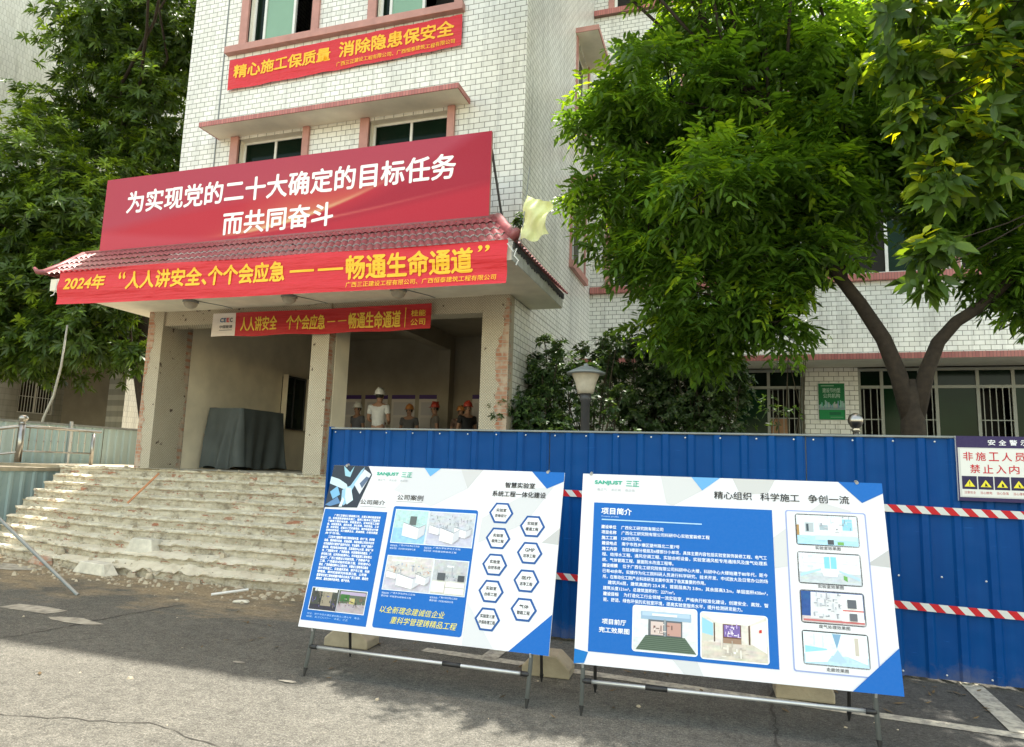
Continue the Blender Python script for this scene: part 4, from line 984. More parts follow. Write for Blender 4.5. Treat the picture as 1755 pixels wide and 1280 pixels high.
picture(LB, lf, .06, .136, .296, .295, [((70, 72, 66), .25, (52, 50, 62))] + [RC((150, 140, 122), .4, .2, .78, .86), RC((226, 226, 222), .1, .86, .95, .99)] + clutter(40, .02, .1, .95, .8, [(40, 46, 38), (90, 84, 140), (120, 110, 100), (60, 66, 52), (110, 104, 160)], 5, .08), (226, 230, 236))
picture(LB, lf, .302, .136, .538, .295, [((92, 100, 84), .4, (168, 158, 164))] + [RC((176, 160, 190), .05, .8, .98, .95), RC((58, 110, 52), .08, .5, .4, .82), RC((190, 180, 120), .42, .4, .62, .66)] + clutter(40, .02, .2, .95, .6, [(50, 60, 44), (140, 96, 80), (80, 74, 70), (190, 180, 186)], 6, .07), (226, 230, 236))
P = Print(); L = 2
P.poly([(.0, .93), (.3, .94), (.378, 1.218), (.33, 1.289), (.002, 1.289)], (46, 54, 66), 2)
for i, (c, pts) in enumerate((((196, 220, 232), [(.0, 1.19), (.08, 1.17), (.16, 1.13), (.19, 1.08), (.13, 1.09), (.0, 1.13)]), ((150, 192, 220), [(.13, 1.08), (.2, 1.12), (.27, 1.25), (.3, 1.28), (.27, 1.2), (.22, 1.08), (.23, 1.0), (.17, .95), (.14, 1.0)]), ((206, 230, 240), [(.16, 1.1), (.21, 1.1), (.25, 1.0), (.2, .96), (.17, 1.02)]), ((150, 196, 214), [(.1, 1.285), (.13, 1.2), (.18, 1.19), (.2, 1.285), (.17, 1.23)]), ((206, 212, 220), [(.23, 1.13), (.3, 1.26), (.37, 1.22), (.3, 1.05)]), ((90, 106, 132), [(.28, 1.14), (.33, 1.2), (.36, 1.19), (.31, 1.1)]), ((120, 176, 214), [(.02, 1.06), (.08, 1.11), (.12, 1.04), (.06, 1.0)]), ((92, 132, 176), [(.0, .95), (.1, 1.02), (.14, .97), (.05, .94)]), ((214, 232, 238), [(.13, .94), (.15, 1.02), (.17, 1.0), (.16, .94)]))):
    P.poly(pts, c, 3 + i * .2)
P.build('picture', lf, LB)

# right board ----------------------------------------------------------------
RB, rf = stand('blue and white display board with a long project text, right of the other board', (-.979, 4.661, 0), .068, 13, -.06, 1.94, .318, 1.612, 1.787, .52)
P = Print(); P.grid(0, 0, 2, 1.294, 12, 8, lambda u, v: (225, 226, 231))
for c, pts in (((206, 207, 209), [(.56, 1.294), (.773, 1.294), (.845, 1.201), (.65, 1.087), (.6, 1.1)]), ((198, 198, 198), [(1.05, 1.294), (1.33, 1.294), (1.28, 1.2), (1.1, 1.18)]), ((208, 208, 210), [(1.3, .9), (1.62, 1.15), (1.8, 1.1), (1.39, .72), (1.3, .7)]), ((188, 188, 189), [(1.86, .76), (2, .86), (2, .75)]), ((206, 207, 211), [(.64, .086), (.8, .086), (.84, 0), (.72, 0)])): P.poly(pts, c, 1)
P.poly([(.773, 1.294), (.968, 1.294), (.845, 1.201)], (104, 168, 222), 2); P.poly([(1.732, 1.294), (2, 1.294), (2, 1.226), (1.868, 1.157)], (6, 100, 184), 2); P.poly([(2, .271), (2, 0), (1.716, 0)], (0, 98, 184), 5.5); P.poly([(0, .093), (.093, .078), (.07, .009), (0, 0)], (0, 112, 188), 2)
P.rect(.091, .083, 1.301, 1.085, BLU, 2); P.rrect(1.385, .083, 1.882, 1.09, .015, (150, 165, 215), 2); P.rrect(1.393, .091, 1.874, 1.082, .012, (224, 225, 229), 3)
P.build('printed_sheet', rf, RB)
P = Print(); P.lay = 4; logo(P, .089, 1.212)
P.text('精心组织', .925, 1.145, 1.175, 1.2, INK, .012); P.text('科学施工', 1.23, 1.145, 1.48, 1.2, INK, .012); P.text('争创一流', 1.535, 1.145, 1.79, 1.2, INK, .012)
P.text('项目简介', .145, 1.003, .361, 1.052, WHT, .025); P.line('Project profile', .148, .985, .011, (200, 220, 244), 0, .27); P.rect(.15, .962, .84, .97, (170, 208, 238))
def bl(i, head, s, x1, ind=0):
    y = .905 - i * .0378; h = .025; x = .15 + i * .0025 + ind
    if head: P.line(head, x, y, h, WHT, .028, x + .105); x += .14
    P.line(s, x, y, h, (240, 246, 252), .014, x1)
bl(0, '建设单位', '广西化工研究院有限公司', .58); bl(1, '项目名称', '广西化工研究院有限公司科研中心实验室装修工程', .89); bl(2, '施工工期', '120日历天。', .43); bl(3, '建设地点', '南宁市西乡塘区望州路北二里7号', .69)
bl(4, '施工内容', '包括3楼部分楼层及6楼部分小单项，具体主要内容包括实验室装饰装修工程、电气工', 1.255); bl(5, None, '程、给排水工程、通风空调工程、实验台柜设备，实验室通风柜专用通排风及废气处理系', 1.255); bl(6, None, '统、气体管路工程、屋面防水改造工程等。', .65)
bl(7, '建设规模', '位于广西化工研究院有限公司科研中心大楼，科研中心大楼始建于80年代，距今', 1.255); bl(8, None, '已有40余年。实楼作为化工院科研人员进行科学研究、技术开发、中试放大及日常办公的场', 1.255); bl(9, None, '所，在推动化工院产业科技研发发展中发挥了极其重要的作用。', .86)
bl(10, None, '建筑共6层，建筑高度约 23.4 米，首层层高为 3.8m，其余层高3.2m，单层面积430m²，', 1.25, .035); bl(11, None, '建筑长度121m²，总建筑面积约：2271m²。', .66); bl(12, '建设目标', '为打造化工行业领域一流实验室，严格执行标准化建设，创建安全、高效、智', 1.25); bl(13, None, '能、舒适、绿色环保的实验室环境，提高实验室服务水平，提升检测研发能力。', 1.09)
P.text('项目前厅', .178, .264, .341, .3, WHT, .025); P.text('完工效果图', .16, .21, .364, .246, WHT, .025)
for s, x0, y0, x1 in (('实验室效果图', 1.56, .838, 1.713), ('实验室效果图', 1.56, .595, 1.713), ('废气处理效果图', 1.549, .35, 1.731), ('走廊效果图', 1.576, .1, 1.703)): P.text(s, x0, y0, x1, y0 + .022, (70, 70, 76), .01, lay=5)
P.build('lettering', rf, RB, gap=.001)
LG = (214, 236, 246); LT = (230, 233, 238)
fl = [((74, 92, 78), [(.2, .36), (.82, .36), (1, .02), (.04, .02)])] + [((104, 122, 104), [(.04 + .16 * k / 8, .02 + .34 * k / 8), (1 - .18 * k / 8, .02 + .34 * k / 8), (1 - .18 * (k + .35) / 8, .02 + .34 * (k + .35) / 8), (.04 + .16 * (k + .35) / 8, .02 + .34 * (k + .35) / 8)]) for k in range(8)]
picture(RB, rf, .39, .119, .797, .396, [((222, 226, 230), .3, (214, 218, 220))] + fl + [RC((150, 178, 204), .12, .72, .92, .9), RC((176, 200, 222), .14, .8, .9, .89), RC((98, 104, 110), .24, .36, .78, .72), RC((214, 196, 190), .28, .38, .48, .68), RC((190, 150, 140), .54, .38, .76, .68), RC((150, 156, 162), .49, .36, .52, .74)] + clutter(14, .28, .38, .74, .62, [(130, 84, 76), (226, 214, 208), (110, 90, 84)], 7, .06) + [RC((236, 240, 246), .3, .81, .7, .86)], (236, 240, 244), .012)
picture(RB, rf, .83, .112, 1.236, .388, [((222, 216, 206), .36, (208, 200, 188))] + [((238, 234, 226), [(.02, .98), (.98, .98), (.72, .78), (.24, .8)]), ((150, 204, 232), [(.01, .9), (.18, .78), (.18, .42), (.01, .4)]), ((206, 204, 190), [(.01, .55), (.18, .5), (.18, .42), (.01, .36)]), ((92, 74, 62), [(.19, .8), (.21, .79), (.21, .38), (.19, .37)]), ((236, 232, 226), [(.76, .78), (.99, .92), (.99, .2), (.76, .38)]), ((94, 70, 56), [(.72, .78), (.745, .79), (.745, .36), (.72, .37)]), RC((108, 76, 64), .33, .4, .61, .78), RC((122, 100, 168), .345, .5, .595, .76), RC((156, 128, 108), .33, .36, .61, .47)] + clutter(26, .35, .5, .56, .72, [(230, 214, 244), (196, 170, 226), (90, 80, 140), (250, 244, 250)], 8, .05) + clutter(16, .3, .04, .7, .3, [(240, 236, 230), (226, 218, 206), (186, 176, 166)], 9, .09) + [((196, 40, 40), [(.88, .7), (.92, .72), (.92, .65), (.88, .64)])], (236, 240, 244), .012)
picture(RB, rf, 1.452, .87, 1.824, 1.061, [((224, 234, 240), .3, (176, 216, 236))] + [RC((236, 240, 244), .3, .38, .72, .92), RC((170, 186, 196), .38, .5, .52, .68), RC((150, 206, 230), .76, .52, .92, .9), RC((180, 190, 196), .14, .42, .28, .74), RC((70, 84, 92), .16, .45, .2, .7), RC((196, 226, 240), .3, .16, .98, .32), RC((80, 84, 90), .5, .02, .6, .18), RC((120, 176, 96), .66, .02, .76, .12), RC((176, 140, 90), .0, .3, .04, .66)] + clutter(24, .3, .4, .9, .95, GR + [LG], 10, .07), (70, 72, 78), .01)
picture(RB, rf, 1.452, .625, 1.821, .813, [((226, 232, 238), .36, (196, 204, 210))] + [RC((134, 206, 232), .42, .5, .62, .9), RC((226, 234, 240), .51, .5, .525, .9), ((176, 214, 238), [(.02, .3), (.36, .5), (.36, .44), (.02, .2)]), ((180, 210, 236), [(.66, .46), (.98, .24), (.98, .14), (.66, .4)]), ((238, 240, 244), [(.36, .5), (.66, .5), (.62, .24), (.4, .24)]), ((110, 170, 90), [(.72, .3), (.78, .26), (.78, .1), (.72, .16)])] + clutter(20, .02, .5, .34, .95, [LT, (206, 214, 222), (240, 242, 246)], 11, .1), (70, 72, 78), .01)
picture(RB, rf, 1.4535, .383, 1.821, .572, [((44, 84, 150), .2, (206, 196, 198))] + [((222, 224, 228), [(.16, .98), (.64, .98), (.64, .12), (.14, .14)]), ((240, 240, 242), [(.64, .98), (.99, .98), (.99, .06), (.64, .1)]), RC((206, 120, 116), .66, .42, .99, .47), RC((196, 110, 110), .02, .04, .99, .1)] + clutter(50, .18, .16, .6, .92, GR, 12, .07) + [RC((96, 100, 108), .74, .52, .88, .8), RC((106, 106, 114), .76, .12, .88, .36)], (70, 72, 78), .01)
picture(RB, rf, 1.452, .137, 1.823, .325, [((226, 240, 246), .3, (186, 216, 232))] + [((150, 210, 232), [(.02, .56), (.36, .5), (.4, .36), (.02, .34)]), ((126, 166, 198), [(.46, .98), (.6, .98), (.52, .52)]), ((176, 204, 222), [(.4, .12), (.66, .12), (.53, .5)]), ((240, 244, 246), [(.02, .34), (.5, .5), (.36, .1), (.02, .04)]), ((236, 238, 236), [(.64, .9), (.98, .96), (.98, .1), (.6, .36)]), RC((198, 190, 178), .8, .35, .86, .9), RC((206, 226, 238), .16, .58, .18, .95), RC((206, 226, 238), .3, .54, .315, .9)], (70, 72, 78), .01)

# ---------------------------------------------------------------- blue hoarding, tape, warning sign
HB = thing('blue_hoarding', 'deep blue corrugated steel hoarding across the forecourt', 'hoarding', (0, 6.55, 0))
seams = [-4.2, -1.73, .6, 2.95, 5.3, 7.65]
for a, b in zip(seams, seams[1:]):
    mb = MB(); X = [a + .004]; Yp = [0.]
    n = round((b - a) / .245); pw = (b - a - .008) / n
    prof = []
    for i in range(n):
        c = a + .004 + i * pw
        prof += [(c, .0), (c + pw * .62, .0), (c + pw * .7, -.022), (c + pw * .9, -.022), (c + pw * .98, .0)]
    prof.append((b - .004, 0.))
    for (x0, y0), (x1, y1) in zip(prof, prof[1:]):
        for z0, z1 in ((.03, .7), (.7, 1.4), (1.4, 1.955)): mb.quad((x0, 6.55 + y0, z0), (x1, 6.55 + y1, z0), (x1, 6.55 + y1, z1), (x0, 6.55 + y0, z1))
    pn = mb.build('panel', M['blue'], HB)
    sc = MB(); i = 0
    for k in range(int((b - a) / .31) + 1):
        x = a + .06 + k * .31
        for z in (1.925, .82 + .01 * (k % 2), .07):
            if x < b - .05: sc.lathe([(.0085, 0), (.0085, .004), (.004, .007)], 0, 0, 6); vs = sc.v[-18:]; sc.v[-18:] = [(x + p[0], 6.52 - p[2], z + p[1]) for p in vs]
    sc.build('screws', M['silver'], pn)
mb = MB(); mb.box(-4.2, 7.65, 6.52, 6.6, 1.957, 1.976); mb.build('top_rail', M['grey_metal'], HB, bevel=.004)
mb = MB()
for x in seams[:-1]: mb.box(x - .02, x + .02, 6.575, 6.62, 0, 1.95)
mb.box(-4.2, 7.65, 6.58, 6.61, .3, .34); mb.box(-4.2, 7.65, 6.58, 6.61, 1.5, 1.54); mb.build('back_frame', M['grey_metal'], HB)
mb = MB(); mb.box(-4.225, -4.2, 6.52, 6.6, .02, 1.985); mb.build('end_post', M['blue'], HB)
for (x, y, w, lab) in ((-3.25, 5.6, .42, 'leftmost of the pale concrete blocks, behind the left display board'), (-1.42, 5.5, .38, 'pale concrete block with chamfered ends between the two display boards'), (.46, 5.72, .4, 'rounded pale concrete block behind the right display board')):
    mb = MB(); h = .165
    if x > 0: pts = [(-w / 2, 0)] + [(-w / 2 * math.cos(q * math.pi / 10), .06 + (h - .06) * math.sin(q * math.pi / 10)) for q in range(11)] + [(w / 2, 0)]
    else: pts = [(-w / 2, 0), (-w / 2, .07), (-w / 4.4, h), (w / 4.4, h), (w / 2, .07), (w / 2, 0)]
    mb.prism(pts, -.12, .12, 'y'); o = mb.build('concrete_block', M['concrete'], bevel=.012); o.location = (x, y, 0); o.rotation_euler = (0, 0, .05)
    tag(o, lab, 'concrete block', 'concrete blocks at the foot of the hoarding')
def tape(z0, z1, lab, sag):
    t = Print(); n = 96; x0, x1 = -1.9, 4.6; w = (x1 - x0) / n * 1.0
    for i in range(n):
        a = x0 + i * w; sl = .055
        t.poly([(a + sl, 0), (a + w + sl, 0), (a + w, .062), (a, .062)], (214, 214, 208) if i % 2 else (196, 26, 36), 0)
    o = t.build('warning_tape', lambda x, y, l: (x, 6.517 - .006 * math.sin(x * 5), z0 + (z1 - z0) * (x - x0) / (x1 - x0) + y + sag * math.sin(x * 2.1)), None)
    tag(o, lab, 'tape', 'warning tapes on the hoarding')
tape(1.345, 1.315, 'upper red and white striped warning tape across the blue hoarding', .006)
tape(.56, .545, 'lower red and white striped warning tape across the blue hoarding', .008)
SG = thing('warning_sign', 'white warning sign with red characters and yellow triangles on the blue hoarding', 'sign', (2.2, 6.5, 1.46))
mb = MB(); mb.box(1.735, 3.1, 6.49, 6.515, 1.45, 1.975); mb.build('backing', M['white_paint'], SG)
P = Print(); P.rect(0, 0, 1.365, .525, (50, 38, 84)); P.rect(.01, .03, .6, .43, (206, 206, 202), 1); P.rect(.025, .04, .585, .42, (226, 226, 220), 2); P.rect(.625, .03, 1.35, .43, (226, 226, 220), 2)
for k, s in enumerate('安全警示'): P.text(s, .225 + k * .075, .452, .278 + k * .075, .497, (240, 240, 242), .02, lay=2)
for k, s in enumerate('非施工人员'): P.text(s, .045 + k * .09, .325, .115 + k * .09, .395, (196, 34, 50), .012, lay=3)
for k, s in enumerate('禁止入内'): P.text(s, .09 + k * .09, .225, .16 + k * .09, .295, (196, 34, 50), .012, lay=3)
for k, s in enumerate(('注意安全', '当心触电', '当心坠落', '当心落物', '当心吊物')):
    x = .028 + k * .113; P.rect(x, .095, x + .105, .2, (44, 36, 74), 3); P.poly([(x + .015, .115), (x + .09, .115), (x + .0525, .172)], (236, 222, 60), 4)
    if k == 0: P.rect(x + .05, .132, x + .055, .156, INK, 5); P.rect(x + .05, .121, x + .055, .127, INK, 5)
    else: P.poly([(x + .04 + .004 * k, .12), (x + .066, .12), (x + .06 - .004 * (k % 2), .14), (x + .05, .148)], INK, 5)
    P.text(s, x + .012, .058, x + .093, .08, (180, 60, 62), .0, lay=3)
P.build('printed_sheet', lambda x, y, l: (1.735 + x, 6.488 - l, 1.45 + y), SG, world=True)

# ---------------------------------------------------------------- ramp, railing and pale fence at the left
F = thing('pale_blue_fence', 'pale blue corrugated steel fence beyond the ramp on the left', 'fence', (-13.9, 11, 0))
def corr(parent, x, y0, y1, z0, z1, name='panel'):
    mb = MB(); n = int((y1 - y0) / .2); pw = (y1 - y0) / n; pr = []
    for i in range(n): c = y0 + i * pw; pr += [(c, 0), (c + pw * .55, 0), (c + pw * .66, .025), (c + pw * .88, .025), (c + pw * .99, 0)]
    pr.append((y1, 0))
    for (a, p), (b, q) in zip(pr, pr[1:]): mb.quad((x + p, a, z0), (x + q, b, z0), (x + q, b, z1), (x + p, a, z1))
    return mb.build(name, M['tin'], parent)
for a, b in ((6.2, 8.18), (8.2, 10.18), (10.2, 12.18), (12.2, 14.2)): corr(F, -13.9, a, b, 0, 2.2)
mb = MB(); mb.box(-13.93, -13.86, 6.2, 14.2, 2.2, 2.245); mb.build('top_rail', M['grey_metal'], F)
mb = MB(); mb.box(-13.87, -13.82, 11.28, 11.33, 0, 2.3); mb.build('post', M['silver'], F)
rp = thing('access_ramp', 'raised concrete ramp edge cased in pale blue sheet left of the steps', 'ramp', (-12.6, 9.6, 0))
mb = MB(); mb.box(-13.7, -12.02, 8.0, 9.7, 1.27, 1.33); mb.box(-13.7, -11.5, 9.7, 12.5, 1.3, 1.385); mb.build('slab', M['concrete'], rp)
corr(rp, -12.06, 7.6, 9.72, 0, 1.265, 'side_sheet'); mb = MB(); mb.quad((-13.7, 7.98, 0), (-12.06, 7.98, 0), (-12.06, 7.98, 1.265), (-13.7, 7.98, 1.265)); mb.build('side_sheet', M['tin'], rp)
RA = thing('ramp_railing', 'stainless steel railing with a ball topped post along the ramp left of the steps', 'railing', (-12, 9.6, 1.39))
x = -12.05
mb = MB(); mb.tube([(x, 8.9, 1.42), (x, 8.9, 2.1)], .05, 12); mb.lathe([(.05, 2.1), (.06, 2.11), (.035, 2.125), (.04, 2.14), (.07, 2.17), (.078, 2.2), (.066, 2.235), (.03, 2.26)], x, 8.9, 14); mb.build('post', M['steel'], RA, smooth=True)
mb = MB(); mb.tube([(x, 10.35, 1.39), (x, 10.35, 2.0)], .035, 10); mb.build('post', M['steel'], RA, smooth=True)
mb = MB(); mb.tube([(x, 8.9, 2.06), (x, 10.5, 2.05)], .03, 10); mb.build('handrail', M['steel'], RA, smooth=True)
mb = MB(); mb.tube([(x, 8.9, 1.62), (x, 10.35, 1.615)], .015, 8); mb.build('lower_rail', M['steel'], RA, smooth=True)
for k in range(9):
    mb = MB(); y = 9.05 + k * .14; mb.tube([(x, y, 1.62), (x, y, 2.04)], .009, 6); mb.lathe([(.009, 1.8), (.018, 1.815), (.009, 1.83)], x, y, 8); mb.build('baluster', M['steel'], RA)
mb = MB(); mb.tube([(x, 8.9, 2.06), (x - 1.5, 8.55, 1.86)], .03, 10); mb.build('handrail', M['steel'], RA, smooth=True)
mb = MB(); mb.tube([(x, 8.9, 1.6), (x - 1.5, 8.55, 1.4)], .018, 8); mb.build('lower_rail', M['steel'], RA, smooth=True)
for k in range(6):
    t = (k + .6) / 6.5; mb = MB(); mb.tube([(x - 1.5 * t, 8.9 - .35 * t, 1.6 - .2 * t), (x - 1.5 * t, 8.9 - .35 * t, 2.05 - .2 * t)], .009, 6); mb.build('baluster', M['steel'], RA)

# ---------------------------------------------------------------- lamps, flag, covered crate, ball post
def soffit_lamp(x, y, lab):
    t = thing('ceiling_lamp', lab, 'lamp', (x, y, 4.21), 'dome lamps under the porch canopy')
    mb = MB(); mb.lathe([(.125, 4.205), (.13, 4.18), (.11, 4.17)], x, y, 20); mb.build('rim', M['lampcap'], t, smooth=True)
    mb = MB(); mb.lathe([(.115, 4.178), (.11, 4.14), (.085, 4.1), (.045, 4.075), (.005, 4.07)], x, y, 20); mb.build('globe', M['lampglass'], t, smooth=True)
    mb = MB(); mb.tube([(x + .1, y + .02, 4.203), (x + .3, y + .42, 4.203), (x + .34, 9.57, 4.203)], .006, 5); mb.build('cable', M['lampcap'], t)
soffit_lamp(-8.65, 8.97, 'leftmost of the three dome lamps under the porch canopy'); soffit_lamp(-6.73, 9.0, 'middle one of the three dome lamps under the porch canopy'); soffit_lamp(-4.78, 8.98, 'rightmost of the three dome lamps under the porch canopy')

SL = thing('garden_lamp', 'dark garden lamp post with a conical shade behind the hoarding', 'lamp post', (-1.79, 8.5, 0))
mb = MB(); mb.lathe([(.12, 0), (.12, .1), (.07, .14), (.06, 1.2), (.058, 2.45), (.075, 2.47), (.075, 2.56)], -1.79, 8.5, 16); mb.build('post', M['dark'], SL, smooth=True)
mb = MB(); mb.lathe([(.1, 2.56), (.115, 2.62), (.14, 2.72), (.18, 2.81), (.2, 2.825)], -1.79, 8.5, 24); mb.build('shade', M['lampglass'], SL, smooth=True)
mb = MB(); mb.lathe([(.245, 2.812), (.245, 2.83), (.19, 2.855), (.07, 2.91), (.03, 2.92), (.03, 2.945), (.01, 2.95)], -1.79, 8.5, 24); mb.build('cap', M['lampcap'], SL, smooth=True)
mb = MB(); mb.tube([(1.15, 7.5, 0), (1.15, 7.5, 2.08)], .03, 10); mb.lathe([(.03, 2.06), (.045, 2.075), (.028, 2.09), (.045, 2.105), (.07, 2.15), (.072, 2.18), (.055, 2.225), (.02, 2.245)], 1.15, 7.5, 16); o = mb.build('steel_ball_post', M['steel'], smooth=True); tag(o, 'stainless steel post topped with a ball just above the hoarding', 'post')

FL = thing('flag', 'pale yellow cloth flag hanging from a thin stick at the corner of the porch roof', 'flag', (-2.6, 8.3, 4.5))
mb = MB(); mb.tube([(-2.66, 8.3, 4.42), (-2.56, 8.3, 5.6)], .007, 6); mb.build('stick', M['lampcap'], FL)
mb = MB()
def ff(u, v):
    tl, tr, br_, bl_ = Vector((-2.605, 8.3, 5.22)), Vector((-2.24, 8.26, 5.08)), Vector((-2.27, 8.24, 4.6)), Vector((-2.66, 8.3, 4.56))
    p = tl.lerp(tr, u).lerp(bl_.lerp(br_, u), v)
    p.y += .045 * math.sin(u * 9 + v * 3.5) * (.25 + .75 * u) + .03 * math.sin(u * 4 - v * 8) + .012 * math.sin(u * 21 + v * 13)
    p.z += .03 * math.sin(u * 7 + 1) * v + .035 * math.sin(v * 3.1) * u - .03 * math.sin(u * 3.14) * (1 - v)
    p.x += .03 * math.sin(v * 6.5) * u + .012 * math.sin(v * 15 + u * 4)
    return p
mb.grid(ff, 26, 30); mb.build('cloth', M['flag'], FL, smooth=True)

def covered():
    mb = MB(); x0, x1, y0, y1, zt = -9.72, -8.98, 10.85, 12.1, 2.57
    per = []
    def edge(t):
        s = t * 4
        if s < 1: return (x0 + (x1 - x0) * s, y0, 0, -1)
        if s < 2: return (x1, y0 + (y1 - y0) * (s - 1), 1, 0)
        if s < 3: return (x1 - (x1 - x0) * (s - 2), y1, 0, 1)
        return (x0, y1 - (y1 - y0) * (s - 3), -1, 0)
    def fn(u, v):
        x, y, nx, ny = edge(min(u, .9999)); z = zt - (zt - 1.405 - .05 * max(0, math.sin(u * 31))) * v
        k = .025 + v * (.06 + .05 * math.sin(u * 46 + 2 * math.sin(u * 9)) + .035 * math.sin(u * 83 + v * 3))
        cor = abs(((u * 4) % 1) - .5) * 2; k += v * .09 * cor ** 6
        if 0 < u < .5: k += .0
        return (max(x + nx * k + ny * .02 * math.sin(v * 6 + u * 20) * v, -9.78), y + ny * k, z)
    mb.grid(fn, 240, 16)
    mb.grid(lambda u, v: (x0 - .025 + (x1 - x0 + .05) * u, y0 - .025 + (y1 - y0 + .05) * v, zt + .012 * noise.noise((u * 3, v * 4, 0))), 10, 12)
    o = mb.build('covered_crate', M['cloth'], smooth=True); tag(o, 'large crate under a draped dark grey sheet inside the porch', 'crate')
covered()
for k, xx in enumerate((-9.6, -8.85, -8.1, -7.35)):
    t = thing('wall_poster', ('pale wall poster with a purple heading strip at the far left of the hall', 'pale wall poster with a purple heading strip behind the person in white', 'pale wall poster with a purple heading strip, third along the hall wall', 'pale wall poster with a purple heading strip left of the hall pilaster')[k], 'poster', (xx + .3, 15.19, 2.3), 'posters on the hall wall')
    P = Print(); P.rect(0, 0, .64, 1.0, (196, 190, 186)); P.rect(0, .9, .64, 1.0, (70, 44, 110), 1); P.rect(.06, .5, .58, .82, (176, 172, 176), 1); P.rect(.06, .1, .58, .44, (184, 178, 176), 1)
    P.build('printed_sheet', lambda x, y, l, xx=xx: (xx + x, 15.185 - l, 2.3 + y), t, world=True)
t = thing('wall_poster', 'pale wall poster with a purple heading strip at the right end of the hall', 'poster', (-5.7, 15.19, 2.3), 'posters on the hall wall')
P = Print(); P.rect(0, 0, .64, 1.0, (196, 190, 186)); P.rect(0, .9, .64, 1.0, (70, 44, 110), 1); P.rect(.06, .1, .58, .8, (184, 178, 176), 1); P.build('printed_sheet', lambda x, y, l: (-5.95 + x, 15.185 - l, 2.3 + y), t, world=True)

# ---------------------------------------------------------------- people in the hall
_tmp = bpy.data.objects.new('tmp', bpy.data.meshes.new('tmp'))
def skin_mesh(V, Ed, Rr, name, sub=1, root=0):
    me = bpy.data.meshes.new(name); me.from_pydata(V, Ed, []); me.update()
    o = bpy.data.objects.new(name, me); COL.objects.link(o)
    o.modifiers.new('skin', 'SKIN')
    sk = me.skin_vertices[0].data
    for i, r in enumerate(Rr): sk[i].radius = r if isinstance(r, tuple) else (r, r); sk[i].use_root = (i == root)
    s = o.modifiers.new('sub', 'SUBSURF'); s.levels = sub; s.render_levels = sub
    dg = bpy.context.evaluated_depsgraph_get(); dg.update()
    out = bpy.data.meshes.new_from_object(o.evaluated_get(dg)); bpy.data.objects.remove(o); bpy.data.meshes.remove(me)
    return out
SKINM = simple('skin', (.36, .2, .13), .6, .08, 9)
HAIR = simple('black_hair', (.012, .011, .01), .6, .1, 20)
